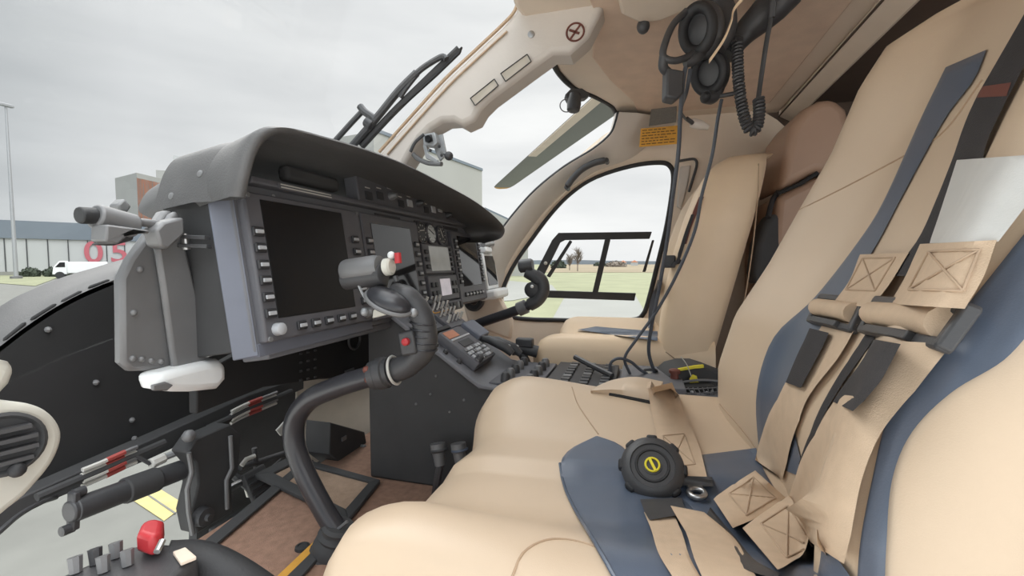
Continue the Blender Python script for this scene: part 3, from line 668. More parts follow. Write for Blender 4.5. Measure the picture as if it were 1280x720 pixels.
MB().cyl(q(118, 270), q(168, 283), .017, n=18).build('barrel', GREYM, ca, .003); MB().cyl(q(98, 269), q(120, 270), .011, n=14).build('knob', RUB, ca, .002)
MB().cyl(q(166, 277), q(214, 282), .006, n=10).build('rod', GREYM, ca)
MB().prism([q(113, 281), q(168, 288), q(168, 293), q(148, 290), q(128, 306), q(112, 302)], (0, -.03, 0)).build('jaw', GREYM, ca, .003)
MB().prism([q(150, 291), q(168, 291), q(168, 300), q(144, 307), q(124, 306)], (0, .02, 0)).build('jaw_pad', BLKM, ca, .003)
MB().prism([q(176, 288, .71), q(186, 278, .71), q(212, 272, .71), q(214, 292, .71), q(206, 300, .71), q(192, 312, .71), q(182, 308, .71)], (0, -.03, 0)).build('pivot_block', GREYM, ca, .004)
MB().prism([q(147, 256, .74), q(156, 248, .74), q(165, 258, .74), q(160, 266, .74), q(150, 264, .74)], (0, .02, 0)).build('wing_nut', GREYM, ca, .003)
# ------------------------------------------------------------------ nose bulkhead and what sits below it
nb = root('wall_nose', (.9, 1.1, 1.3))
top = [(-90, 505), (0, 433), (40, 403), (80, 378), (120, 359), (165, 344), (240, 335), (340, 330), (470, 335)]
top3 = spline([P(a, b, y=1.1) for a, b in top], 4); low3 = [P(a, b, y=1.1) for a, b in ((520, 470), (470, 470), (400, 462), (310, 501), (200, 553), (100, 600), (0, 641), (-90, 680))]
MB().prism(top3 + low3, (0, .02, 0)).build('bulkhead', DEEP, nb, smooth=False)
out3 = spline([P(a, b, y=1.25) for a, b in ((-90, 452), (0, 383), (40, 362), (80, 346), (120, 334), (165, 322), (240, 312), (340, 305), (470, 310))], 4)
MB().sheet([top3, [a.lerp(b, .15) + V((0, 0, .012)) for a, b in zip(top3, out3)], [a.lerp(b, .9) + V((0, 0, .004)) for a, b in zip(top3, out3)], out3], V((0, 0, -.01))).build('sill', HOOD, nb, ang=60)
for a, b, c, d in ((4, 428, 32, 405), (38, 402, 70, 382), (76, 380, 102, 366), (110, 362, 137, 352), (145, 350, 160, 344)):
    e, f = P(a, b - 2, y=1.105), P(c, d - 2, y=1.105); MB().tube([e, e.lerp(f, .1), e.lerp(f, .9), f], [.001, .0035, .0035, .001], 8).build('demist_slot', DEEP, nb)
for q_ in ((60, 412), (165, 525), (168, 548), (120, 478)): MB().ball(P(*q_, y=1.098), .006, n=8).build('fastener', GREYM, nb)
MB().prism([P(a, b, y=1.06) for a, b in ((-60, 700), (20, 648), (60, 628), (185, 575), (330, 508), (380, 486), (380, 470), (310, 494), (180, 553), (-60, 660))], (0, .05, 0)).build('equipment_shelf', BLKM, nb, .003)
# lower dash panel right of the shelf
MB().prism([P(a, b, y=.78) for a, b in ((246, 470), (330, 425), (470, 395), (540, 395), (545, 430), (500, 460), (455, 472), (400, 474), (330, 484), (246, 518))], (0, .02, 0)).build('lower_dash', DEEP, nb, .003)
def dashring(px, py, r): 
    c = P(px, py, y=.775); MB().ring(c, (0, 1, 0), r, .0035, 20, 6).build('dash_socket', BLK, nb)
dashring(443, 425, .026)
for i in range(4):
    for k in range(3): MB().box(P(376 + k * 9, 442 + i * 11 - k * 2, y=.777), (.008, .004, .005)).build('breaker', BLK, nb, .001)
MB().box(P(437, 466, y=.777), (.04, .004, .022)).build('data_plate', BEZ, nb, .001)
# inner skin of the nose beyond the pedals
struct(MB().prism([V((1.36, 1.22, .85)), V((1.95, 1.15, .85)), V((1.95, 1.15, 1.42)), V((1.36, 1.22, 1.42))], (0, .03, 0)).build('wall_nose_inner', INNER, smooth=False))
struct(MB().box((1.45, 1.0, .95), (.95, .4, .05)).build('floor_pedal_well', BLKM, smooth=False))
struct(MB().prism([V((.98, 1.28, .6)), V((1.40, 1.28, .6)), V((1.40, 1.22, 1.36)), V((.98, 1.22, 1.36))], (0, .03, 0)).build('wall_nose_front', BLKM, smooth=False))
wn = struct(MB().sheet([[V((.2, .86, 1.12)), V((.97, .86, 1.12))], [V((.25, 1.05, 1.17)), V((.97, 1.05, 1.17))], [V((.3, 1.2, 1.30)), V((.97, 1.22, 1.30))]], .003).build('window_4', GLASS))
# wire looms with white and red markers
for nm, pts, lb in (('a', ((96, 600), (125, 588), (160, 572), (170, 568)), 'wire loom with white sleeves and red tape above the black tube'), ('b', ((284, 524), (305, 513), (330, 503), (345, 497)), 'wire loom with white sleeves and red tape under the panel centre')):
    ps = [P(a, b, y=1.035) for a, b in pts]; t = thing('wire_loom', ps[1], lb, 'wire loom', 'wire looms')
    d = (ps[-1] - ps[0]).normalized(); up = V((0, 0, 1))
    for i in range(4):
        o = up * (.011 * (i - 1.5)); sp = spline([p + o + V((0, -.004 * (i % 2), 0)) for p in ps], 5)
        MB().tube(sp[1:7], .0045, 6).build('white_sleeve', WIRE, t); MB().tube(sp[6:10], .0055, 6).build('red_tape', REDT, t); MB().tube(sp[9:], .0045, 6).build('grey_sleeve', GREYM if i % 2 else WIRE, t)
    MB().tube([ps[0] - d * .06] + ps + [ps[-1] + d * .06], .008, 8).build('loom_cover', BLKM, t)
wl = thing('white_connector', P(195, 575, y=1.02), 'short white connector clipped between the two marked looms', 'connector')
MB().tube([P(188, 580, y=1.02), P(205, 572, y=1.02)], .012, 8).build('housing', WIRE, wl, .002); MB().tube([P(205, 572, y=1.02), P(228, 563, y=1.02)], .008, 8).build('boot', GREYL, wl); MB().tube([P(170, 570, y=1.03), P(188, 580, y=1.02)], .004, 6).build('lead', BLK, wl)
# torque tube and pedal supports
tt = thing('torque_tube', P(160, 610, y=1.0), 'thick black torque tube with a two lobed end plate above the pavement', 'control tube')
e0, e1 = P(92, 638, y=1.0), P(246, 580, y=1.0); dt = (e1 - e0).normalized()
MB().cyl(e0, e1, .022, n=20).build('tube', BLK, tt, .002); MB().cyl(e0.lerp(e1, .35), e0.lerp(e1, .62), .026, n=20).build('sleeve', BLKM, tt, .003)
m = MB().cyl(e0 - dt * .008, e0 + dt * .004, .02, n=16); m.box(e0, (.012, .02, .07), axes(dt, (.3, 0, 1))); m.build('end_plate', BLK, tt, .003)
for s_ in (1, -1): MB().cyl(e0 - dt * .01 + V((.01, 0, .03)) * s_, e0 + dt * .008 + V((.01, 0, .03)) * s_, .009, n=12).build('lobe', BLK, tt)
ps_ = thing('pedal_support', P(262, 640, y=.95), 'black upright pedal support bracket at the front edge of the floor', 'bracket')
ppx = [(234, 566), (246, 548), (288, 530), (302, 545), (298, 590), (290, 600), (291, 640), (246, 668), (240, 640), (248, 606), (246, 580)]
MB().prism([P(a, b, y=.95) for a, b in ppx], (0, .05, 0)).build('web_plate', BLKM, ps_, .004)
MB().tube([P(a, b, y=.945) for a, b in ((236, 566), (240, 590), (234, 612), (236, 640), (241, 668))], .005, 8).build('flange', GREYM, ps_)
MB().tube([P(a, b, y=.935) for a, b in ((288, 545), (290, 585), (283, 600), (284, 636))], .005, 8).build('flange', GREYM, ps_)
MB().lathe(P(250, 645, y=.95), (0, -1, 0), [(0, .022), (.02, .02), (.022, .008), (.03, .007), (.03, 0)], 14).build('pivot', BLK, ps_); MB().ball(P(236, 545, y=.95), .014, n=10).build('bolt', GREYM, ps_)
def pedal(px, py, yy, lb, s_=1.0):
    c = P(px, py, y=yy); t = thing('rudder_pedal', c, lb, 'pedal', 'rudder pedals')
    M = Matrix.Rotation(math.radians(-28), 3, 'X')
    MB().box(c, (.085 * s_, .012, .10 * s_), M).build('tread_plate', BLKM, t, .004)
    for i in range(4): MB().box(c + M @ V((0, -.009, -.03 + .02 * i)) * s_, (.075 * s_, .006, .006), M).build('tread_rib', RUB, t, .001)
    MB().tube([c + M @ V((0, .01, -.03)), c + V((0, .09, .02)), c + V((0, .16, .08))], .011, 8).build('arm', BLK, t)
    MB().cyl(c + V((-.05, .05, .0)), c + V((.06, .05, 0)), .009).build('cross_shaft', METAL, t)
    return t
pedal(323, 605, .93, 'dark rudder pedal left of the near cyclic tube behind the floor edge', .8); pedal(440, 568, .86, 'dark rudder pedal between the near cyclic tube and the console side', .8)
lk = thing('pedal_linkage', P(310, 575, y=1.0), 'black pedal push rod with white lever ends by the floor edge', 'linkage')
for a, b, r in (((300, 585), (360, 565), .008), ((310, 610), (352, 575), .006), ((318, 560), (322, 600), .007)): MB().cyl(P(*a, y=1.0), P(*b, y=1.0), r, n=10).build('push_rod', BLK, lk)
MB().tube([P(302, 582, y=.985), P(308, 574, y=.985), P(318, 570, y=.985)], .006, 8).build('white_lever', WIRE, lk)
MB().prism([P(a, b, y=.985) for a, b in ((307, 612), (318, 596), (330, 594), (320, 604), (318, 622), (310, 622))], (0, .006, 0)).build('white_tag', WIRE, lk, .001)
MB().prism([P(a, b, y=.985) for a, b in ((346, 538), (356, 527), (362, 530), (352, 545))], (0, .006, 0)).build('white_clip', WIRE, lk, .001)
MB().box(P(455, 562, y=.80), (.05, .03, .025), Matrix.Rotation(.5, 3, 'Y')).build('clevis', GREYL, lk, .003)
lb_ = thing('lower_linkage_box', P(398, 560, y=.80), 'small black sheet metal box in front of the console side', 'box')
MB().prism([P(a, b, y=.80) for a, b in ((413, 528), (456, 540), (462, 575), (440, 590), (412, 568))], (0, .08, 0)).build('cover', BLKM, lb_, .003); MB().box(P(430, 548, y=.798), (.02, .004, .012)).build('latch', GREYM, lb_, .001)
nd = thing('ground_cable', P(20, 645, y=.9), 'thin black cable hanging in the lower left nose opening', 'cable')
MB().tube(spline([P(-30, 690, y=.9), P(0, 664, y=.92), P(25, 643, y=.96), P(52, 628, y=1.0), P(70, 622, y=1.05)], 6), .004, 8).build('cable', BLK, nd)
# ------------------------------------------------------------------ air vent on the near door post
av = thing('air_vent', P(10, 560, y=.6), 'cream moulded air vent with black round grille at the left edge', 'air vent')
MB().prism(spline([P(a, b, y=.60) for a, b in ((-90, 492), (0, 501), (40, 505), (66, 517), (80, 541), (73, 570), (52, 600), (14, 636), (-90, 700))], 5, True), (0, .05, 0)).build('bezel', OFFW, av, .008, seg=3)
MB().prism([P(a, b, y=.61) for a, b in ((-90, 440), (-10, 446), (16, 452), (25, 461), (16, 480), (-2, 499), (-90, 520))], (0, .05, 0)).build('upper_bezel', OFFW, av, .012, seg=4)
vc = P(8, 556, y=.598); vn_ = V((-.25, -1, .12)).normalized()
MB().lathe(vc + V((0, .01, 0)), vn_, [(0, .031), (.014, .031), (.017, .028), (.012, .025), (.010, 0)], 30).build('grille', BLKM, av, ang=30)
for i in range(4): MB().box(vc + vn_ * .006 + V((.0, 0, -.016 + .0105 * i)), (.044 - .008 * abs(i - 1.5), .01, .004), axes(vn_.cross(V((0, 0, 1))))).build('louver', BLK, av)
MB().ball(vc + vn_ * .012 + V((.004, 0, -.026)), .007, n=12).build('knob', RUB, av)
# ------------------------------------------------------------------ centre console
SV = V((0, -.24, -.165)).normalized(); CNn = V((0, -.165, .24)).normalized(); CO = V((0, .60, 1.635)); CM = Matrix((V((1, 0, 0)), -SV, CNn)).transposed()
def CT(u, s, w_=0): return CO + V((u, 0, 0)) + SV * s + CNn * w_
def CUV(px, py):
    r = ray(px, py); t = (CO - CAM).dot(CNn) / r.dot(CNn); q = CAM + r * t - CO; return q.x, q.dot(SV)
def cb(name, m_, par, u0, u1, s0, s1, w0, w1, bev=.002):
    return MB().box(CT((u0 + u1) / 2, (s0 + s1) / 2, (w0 + w1) / 2), (abs(u1 - u0), abs(s1 - s0), abs(w1 - w0)), CM).build(name, m_, par, bev)
cc = thing('centre_console', (1.11, .2, 1.2), 'sloping dark grey centre console full of switches between the two seats', 'centre console')
MB().prism([V((.98, y, z)) for y, z in ((.66, 1.2), (.66, 1.62), (.60, 1.628), (.36, 1.463), (.30, 1.455), (-.42, 1.455), (-.42, 1.2))], (.26, 0, 0)).build('body', BLKM, cc, .006)
MB().prism([V((.97, y, z)) for y, z in ((.62, 1.640), (.60, 1.636), (.358, 1.469), (.30, 1.461), (-.42, 1.461), (-.42, 1.453), (.30, 1.453), (.36, 1.457), (.60, 1.622), (.62, 1.63))], (.28, 0, 0)).build('top_plate', PANEL, cc, .003)
for q in ((538, 493), (580, 500), (562, 515), (545, 470), (520, 505)):
    MB().ball(P(*q, x=.979), .0035, n=8).build('screw', GREYM, cc)
for (a, b), (c, d) in (((536, 423), (565, 408)),): cb('bracket_bar', BLKM, cc, .985, 1.10, .115, .127, 0, .02)
# radio control head
r_ = cb('radio_head', BEZ, cc, 1.005, 1.135, .135, .262, 0, .026, .003)
cb('orange_readout', ORG, r_, 1.012, 1.075, .141, .166, .025, .0275, .001)
cb('bright_strip', KEYM, r_, 1.012, 1.128, .169, .175, .025, .028, .001)
cb('readout', KEYD, r_, 1.03, 1.10, .182, .204, .025, .0275, .001)
for i in range(4):
    for k in range(7): cb('key', KEYM if (i + k) % 3 else GREYM, r_, 1.012 + k * .0172, 1.024 + k * .0172, .209 + i * .0125, .2185 + i * .0125, .025, .0295, .001)
MB().lathe(CT(1.022, .252, .025), CNn, [(0, .010), (.014, .009), (.018, .004), (.018, 0)], 12).build('knob', BLK, r_)
for u, s_ in ((.99, .15), (.99, .18), (1.0, .08), (1.03, .07), (1.03, .10), (1.09, .085), (.995, .22)):
    MB().lathe(CT(u, s_, 0), CNn, [(0, .007), (.008, .006), (.009, .003), (.009, 0)], 12).build('stud', BLK, cc)
for u, s_ in ((1.04, .045), (1.05, .055), (1.015, .05)): MB().tube([CT(u, s_), CT(u, s_ - .004, .022)], [.003, .0045], 8).build('toggle', METAL, cc)
# far switch panel with gilt outline
sp_ = cb('switch_panel', BEZ, cc, 1.12, 1.235, .0, .125, 0, .012, .002)
m = MB()
for a, b in (((1.125, .006), (1.23, .006)), ((1.125, .006), (1.125, .06)), ((1.125, .06), (1.23, .06))): m.tube([CT(*a, .0135), CT(*b, .0135)], .0014, 6)
m.build('outline', PLAC, sp_)
for i in range(4):
    for k in range(4):
        u, s_ = 1.136 + k * .028, .018 + i * .028; MB().tube([CT(u, s_, .01), CT(u, s_, .018), CT(u + .002, s_ - .006, .034)], [.006, .004, .0045], 8).build('toggle', METAL if (i + k) % 3 else WIRE, sp_)
cb('grey_unit', PANEL_SKY, cc, 1.145, 1.225, .135, .20, 0, .035, .004); cb('blue_label', NAVY, cc, 1.08, 1.10, .122, .128, 0, .012, .001)
# throttle levers
for i, (u, s_) in enumerate(((1.165, .22), (1.205, .235))):
    lv = MB().tube([CT(u, s_ - .03, .02), CT(u, s_, .035), CT(u + .003, s_ + .05, .045), CT(u + .004, s_ + .075, .042)], [.006, .012, .014, .010], 10).build('throttle_lever', BLK, cc)
    MB().lathe(CT(u + .003, s_ + .055, .054), CNn, [(0, .005), (.004, .004), (.004, 0)], 8).build('thumb_button', METAL, lv)
# aft flat part
def fb(name, m_, par, x0, x1, y0, y1, z0, z1, bev=.002): return MB().box(((x0 + x1) / 2, (y0 + y1) / 2, (z0 + z1) / 2), (x1 - x0, abs(y1 - y0), z1 - z0), None).build(name, m_, par, bev)
kp = fb('knob_panel', BEZ, cc, .99, 1.23, .22, .34, 1.461, 1.469)
for i in range(5):
    for k in range(2): MB().lathe((1.01 + i * .045, .245 + k * .06, 1.468), (0, 0, 1), [(0, .012), (.016, .011), (.022, .007), (.022, 0)], 12).build('knob', BLK if (i + k) % 2 else GREYM, kp)
ap = fb('audio_panel', KEYD, cc, .99, 1.23, .05, .21, 1.461, 1.475)
for i in range(8):
    for k in range(3): fb('key', GREYM if (i + k) % 4 == 0 else BLK, ap, 1.0 + i * .028, 1.018 + i * .028, .065 + k * .045, .085 + k * .045, 1.474, 1.481, .001)
MB().tube(spline([V((1.16, .16, 1.505)), V((1.12, .11, 1.493)), V((1.08, .06, 1.482))], 4), .007, 8).build('locking_lever', BLK, cc)
fb('jack_panel', PANEL, cc, 1.02, 1.23, -.10, .04, 1.461, 1.478)
# ------------------------------------------------------------------ cyclic sticks
def ptsd(lst): return [P(a, b, x=xx) for a, b, xx in lst]
cy = thing('cyclic_stick', P(418, 690, z=1.2), 'near black curved cyclic stick rising from the floor in front of the panel', 'cyclic stick')
tube = ptsd(((424, 668, .70), (408, 643, .70), (388, 606, .70), (373, 572, .70), (367, 545, .70), (371, 520, .70), (388, 499, .70), (415, 486, .70), (450, 474, .705), (478, 467, .71)))
MB().tube(spline(tube, 6), .0195, 18).build('lower_tube', BLKG, cy)
bo = ptsd(((402, 730, .70), (412, 700, .70), (420, 672, .70), (424, 655, .70)))
MB().tube(spline(bo, 5), [.05 - .022 * sm(0, 15, i) + .003 * math.sin(i * 2.4) for i in range(16)], 18).build('boot', BLKM, cy)
MB().tube(ptsd(((414, 668, .69), (434, 652, .69))), .003, 6).build('boot_tie', GREYM, cy)
c0, c1 = P(468, 469, x=.708), P(492, 463, x=.712); dc = (c1 - c0).normalized()
MB().lathe(c0 - dc * .004, dc, [(0, .02), (0, .026), (.012, .027), (.014, .029), (.028, .029), (.03, .026), (.038, .026), (.038, .018)], 24).build('collar', BLK, cy, ang=30)
MB().ring(c1 + dc * .002, dc, .0255, .0025, 28, 6).build('white_ring', WIRE, cy)
for a, b in ((458, 462), (460, 474)): MB().ball(P(a, b, x=.69), .007, n=8).build('red_mark', SIGN, cy)
gp = ptsd(((486, 465, .712), (505, 459, .712), (522, 446, .712), (531, 428, .712), (530, 405, .712), (522, 386, .712), (506, 372, .712), (490, 364, .712)))
MB().tube(spline(gp, 6), [.020, .021, .021, .021, .022, .022, .022, .022, .022, .021, .021, .0215, .022, .0225, .023, .023, .023, .023, .0225, .022, .022, .0215, .021, .021, .021, .021, .021, .021, .021, .021, .021, .021, .021, .022, .023, .023, .023, .022, .021, .02, .019, .018, .016][:len(spline(gp, 6))], 18).build('grip', BLK, cy)
for k in range(5):
    a = P(531 - k * .6, 436 - k * 8, x=.712)
    MB().ring(a, (0.05, -.1, 1), .0225, .0016, 20, 6).build('grip_rib', BLKG, cy)
tr_ = MB().box(P(512, 428, x=.695), (.022, .03, .042), Matrix.Rotation(-.2, 3, 'X')).build('trigger_housing', BLK, cy, .004)
MB().lathe(P(508, 427, x=.684), (-1, 0, .0), [(0, .007), (.006, .0065), (.008, .004), (.0085, 0)], 14).build('red_button', RED, tr_)
# hand rest: dark lens shaped guard with rim
hc = P(486, 376, x=.68); hx = (P(512, 388, x=.70) - P(462, 362, x=.70)).normalized(); Mh = axes(hx, (-.35, -.5, .8))
m = MB().ball((0, 0, 0), 1, (.043, .025, .018), 20); m.v = [hc + Mh @ v for v in m.v]; m.build('hand_rest', BLKG, cy)
m = MB(); m.grid([[hc + Mh @ V(((.044 + .004 * math.cos(b)) * math.cos(a), (.026 + .004 * math.cos(b)) * math.sin(a), .004 * math.sin(b) - .004)) for b in [k * math.pi / 4 for k in range(8)]] for a in [i * math.pi / 16 for i in range(32)]], cu=True, cv=True).build('rest_rim', GREYM, cy)
MB().prism([P(a, b, x=.69) for a, b in ((466, 388), (476, 380), (482, 394), (465, 398))], (.006, 0, 0)).build('light_bracket', OFFW, cy, .002)
for a, b in ((456, 390), (517, 391)): MB().ball(P(a, b, x=.69), .008, n=10).build('screw', GREYL, cy)
# switch head
h0, h1 = P(431, 340, x=.70), P(486, 332, x=.70); hd_ = (h1 - h0).normalized()
MB().lathe(h0, hd_, [(0, .018), (.002, .021), (.008, .0225), (.066, .0225), (.07, .020), (.075, .020)], 24).build('switch_head', GREYM, cy, ang=35)
MB().lathe(h0 + hd_ * .03 + V((0, 0, -.014)), hd_, [(-.03, .016), (-.028, .019), (.05, .019), (.052, .016)], 20).build('head_base', BLK, cy, ang=35)
MB().lathe(h1 - hd_ * .006 - V((0, 0, .002)), hd_, [(0, .0155), (.010, .0155), (.013, .012), (.013, 0)], 20).build('trim_hat', OFFW, cy, ang=35)
MB().tube([P(497, 316, x=.70), P(498, 329, x=.70)], [.006, .0065], 10).build('red_switch', RED, cy); MB().ball(P(489, 319, x=.70), .007, n=10).build('white_button', WHITEP, cy)
MB().tube([P(494, 345, x=.69), P(496, 352, x=.69)], .0045, 8).build('thumb_toggle', BLK, cy)
MB().tube(ptsd(((478, 336, .71), (474, 350, .71), (474, 364, .715), (484, 372, .715))), [.016, .016, .016, .016], 14).build('neck', BLK, cy)
MB().tube(spline(ptsd(((448, 356, .69), (456, 372, .69), (468, 384, .69), (486, 391, .69), (510, 392, .69))), 5), .0025, 6).build('wire', GREYL, cy)
# far stick
cy2 = thing('cyclic_stick', P(600, 430, x=1.42), 'far black cyclic stick leaning across the door window', 'cyclic stick')
X2 = 1.42
ft = spline([P(a, b, x=X2) for a, b in ((545, 432), (580, 414), (600, 404), (640, 390), (662, 381), (673, 374), (679, 363), (677, 351), (669, 344))], 6)
MB().tube(ft[:26], .0165, 14).build('lower_tube', BLKG, cy2); MB().tube(ft[24:], .021, 14).build('grip', BLK, cy2)
q0, q1 = P(648, 387, x=X2), P(662, 381, x=X2); MB().lathe(q0, q1 - q0, [(0, .019), (0, .023), (.03, .023), (.03, .019)], 18).build('collar', GREYM, cy2, ang=30)
MB().lathe(P(666, 362, x=X2), (-1, 0, 0), [(-.014, .02), (-.01, .026), (.01, .026), (.014, .02), (.015, 0)], 20).build('trim_wheel', BLK, cy2)
MB().tube([P(675, 352, x=X2), P(668, 345, x=X2), P(658, 340, x=X2)], [.02, .021, .019], 12).build('neck', BLK, cy2)
a, b = P(649, 333, x=X2), P(667, 331, x=X2); MB().lathe(a, b - a, [(0, .017), (.004, .022), (.04, .022), (.046, .018), (.046, 0)], 16).build('switch_head', BLK, cy2, ang=35)
MB().ball(P(665, 358, x=X2 - .03), .006, n=8).build('white_button', WHITEP, cy2)
MB().lathe((ft[0].x, ft[0].y, ft[0].z - .22), (0, 0, 1), [(0, .06), (.05, .05), (.12, .03), (.24, .022)], 16).build('boot', BLKM, cy2)
# ------------------------------------------------------------------ floor mat and strips
fm = thing('floor_mat', P(405, 610, z=1.2), 'tan floor mat panel in a black frame beside the cyclic base', 'floor mat')
fz = lambda a, b, z=1.203: P(a, b, z=z)
oc = [fz(318, 598), fz(365, 574), fz(476, 605), fz(436, 655)]; ic = [fz(342, 596), fz(370, 582), fz(462, 607), fz(432, 642)]
for i in range(4):
    k = (i + 1) % 4; MB().prism([oc[i], oc[k], ic[k], ic[i]], (0, 0, .012)).build('frame_strip', BLKM, fm, .003)
MB().prism([ic[0], ic[1], ic[2], ic[3]], (0, 0, .005)).build('mat_panel', CARPETT, fm)
for i, (a, b, c, d, m_) in enumerate((((340, 730), (405, 668), (410, 673), (350, 734), PLAC), ((352, 730), (408, 676), (416, 680), (368, 734), BLKM), ((228, 702), (384, 574), (392, 578), (244, 706), BLKM))):
    s_ = MB().prism([fz(*a), fz(*b), fz(*c), fz(*d)], (0, 0, .006)).build('floor_trim_strip', m_, None, .001)
    tag(s_, ('thin amber trim strip running along the carpet to the boot', 'black trim strip between amber strip and cyclic boot', 'black front edge strip of the brown cabin carpet')[i], 'trim strip')
hk = MB().lathe(fz(378, 684), (0, 0, 1), [(-.002, .014), (.003, .013), (.004, .009), (.002, .008), (.002, 0)], 16).build('floor_fastener', RUB); tag(hk, 'small black round fastener on the brown carpet', 'fastener')
# connectors at the console foot
for a, b, lb in ((550, 566, 'dark grey cable plug at the console foot nearer the pedals'), (576, 566, 'small plug with violet ring at the console foot beside the seat')):
    c = P(a, b, x=.93); t = thing('cable_plug', c, lb, 'plug', 'plugs at the console foot')
    MB().lathe(c + V((0, 0, -.03)), (.15, .2, 1), [(0, .012), (.03, .015), (.032, .018), (.05, .018), (.05, 0)], 14).build('shell', GREYM, t, ang=30); MB().ring(c + V((.003, .004, .005)), (.15, .2, 1), .017, .003).build('ring', NAVY if a > 560 else BLK, t)
    MB().tube(spline([c + V((0, 0, -.03)), c + V((.0, .01, -.08)), c + V((.02, .03, -.15))], 5), .009, 8).build('cable', BLK, t)
# ------------------------------------------------------------------ collective lever at the bottom left
cl2 = thing('collective_lever', P(200, 700, d=.47), 'black collective lever head with red guarded switch at the bottom edge', 'collective lever')
hz_ = 1.452
hp2 = [P(a, b, z=hz_) for a, b in ((58, 726), (150, 686), (188, 676), (222, 678), (250, 694), (210, 730), (120, 760))]
MB().prism(hp2, (0, 0, -.07)).build('switch_box', BLK, cl2, .008, seg=3)
MB().tube(spline([P(205, 705, z=1.435), P(250, 705, z=1.425), P(300, 730, z=1.41), P(380, 790, z=1.37)], 5), .022, 16).build('twist_grip', RUB, cl2)
rg = [P(a, b, z=hz_ + .004) for a, b in ((172, 692), (178, 677), (194, 671), (206, 674), (204, 690), (190, 698))]
MB().prism(rg, (0, 0, .022)).build('red_guard', RED, cl2, .006, seg=3)
MB().tube([P(196, 690, z=hz_ + .026), P(203, 676, z=hz_ + .03)], .003, 8).build('guard_lever', METAL, cl2)
for a, b in ((95, 716), (120, 705), (146, 697), (130, 715), (160, 707)):
    p = P(a, b, z=hz_); MB().tube([p, p + V((.002, .004, .014))], [.005, .006], 8).build('toggle', GREYM if a != 120 else BLK, cl2)
MB().prism([P(a, b, z=hz_ + .001) for a, b in ((216, 694), (232, 688), (246, 700), (226, 708))], (0, 0, .004)).build('amber_plate', CREAMW, cl2, .001)
# ------------------------------------------------------------------ near seat
def interp(tab, z):
    for a, b in zip(tab, tab[1:]):
        if a[0] <= z <= b[0]:
            t = (z - a[0]) / (b[0] - a[0]); return [lerp(u, v, t) for u, v in zip(a[1:], b[1:])]
    return list(tab[-1][1:] if z > tab[-1][0] else tab[0][1:])
def backrest(tab, xc, th, dip, bol=.55, ncol=44, zs=None, edge=.22, er=.05, back=None):
    """closed loft; tab rows: z, y of the bolster front, half width"""
    rows = []
    for z in zs:
        y, a = interp(tab, z); k = 1.0
        loop = []
        for i in range(ncol + 1):                                   # front, near side to far side
            xi = -1 + 2 * i / ncol; xi = math.sin(xi * math.pi / 2) * .35 + xi * .65
            e = abs(xi); drop = er * (1 - math.sqrt(max(0, 1 - ((e - (1 - edge)) / edge) ** 2))) if e > 1 - edge else 0
            c = dip * (1 - sm(.28, bol + .25, e))
            loop.append(V((xc + a * xi, y - drop - c, z)))
        for i in range(13):                                         # back
            xi = 1 - 2 * i / 12; e = abs(xi); rr = .03 * (1 - math.sqrt(max(0, 1 - max(0, (e - .7) / .3) ** 2)))
            yb_ = y - th if back is None else min(y - er - .015, back(z)); loop.append(V((xc + a * xi * .97, yb_ + rr, z - .0)))
        rows.append(loop)
    return MB().grid(rows, cu=True, caps=True)
def cushion(xc, a, yb, yf, ztop, zbot, ncol=40, nrow=30, er=.045):
    cols = [(-1, 1.0), (-1, .7)] + [(-1 + 2 * i / ncol, 0) for i in range(ncol + 1)] + [(1, .7), (1, 1.0)]
    rws = [(0, 1.0), (0, .6)] + [(i / nrow, 0) for i in range(nrow + 1)] + [(1, .55), (1, 1.0)]
    rows = []
    for t, dv in rws:
        r = []
        for xi, dh in cols:
            e = abs(xi); dx = er * (1 - math.sqrt(max(0, 1 - ((e - .84) / .16) ** 2))) if e > .84 else 0
            dy = er * 1.05 * (1 - math.sqrt(max(0, 1 - ((t - .84) / .16) ** 2))) if t > .84 else 0
            z = ztop(xi, t) - math.hypot(dx, dy); z = lerp(z, zbot, max(dh, dv))
            y = lerp(yb(xi), yf(xi), t); r.append(V((xc + a * xi, y, z)))
        rows.append(r)
    return MB().grid(rows)
sil = [P(a, b, x=xx) for a, b, xx in ((905, 545, .86), (900, 500, .865), (900, 450, .87), (920, 390, .868), (960, 330, .86), (1000, 260, .845), (1035, 200, .828), (1070, 120, .81), (1110, 60, .79), (1180, 0, .745), (1240, -28, .70), (1330, -50, .64))]
XC = .585
tab = sorted((p.z, p.y + .012, p.x - XC) for p in sil)
tab = [tab[0]] + [t for k, t in enumerate(tab[1:]) if t[0] > tab[k][0] + .002]
zlo, zhi = tab[0][0], tab[-1][0]
ns_ = thing('pilot_seat', (.6, .05, 1.2), 'near tan leather seat with navy inserts, filling the right of the view', 'seat')
zs = [1.40, 1.43] + [lerp(zlo, zhi, i / 40) for i in range(41)]
nback = backrest(tab, XC, .13, .045, zs=zs)
nback.build('backrest', LEATHER, ns_, ang=60)
def nz_top(xi, t):
    e = abs(xi); base = 1.462 + .045 * sm(.30, .8, e) + (.008 if xi > 0 else -.004)
    return base - .008 * sm(.35, 1, t) * (1 - e) + .015 * sm(.5, .9, t) * sm(.4, .8, e)
nyf = lambda xi: (.290 + .010 * xi) - .020 * math.exp(-((xi - .32) / .24) ** 2) - .022 * sm(.55, .95, xi) - .012 * sm(.85, 1, abs(xi))
ncush = cushion(.60, .285, lambda xi: -.25, nyf, nz_top, 1.345)
ncush.build('seat_cushion', LEATHER, ns_, ang=60)
MB().box((.60, .0, 1.275), (.40, .42, .15)).build('seat_base', BLKM, ns_, .01)
SB = bvh_of(nback, ncush)
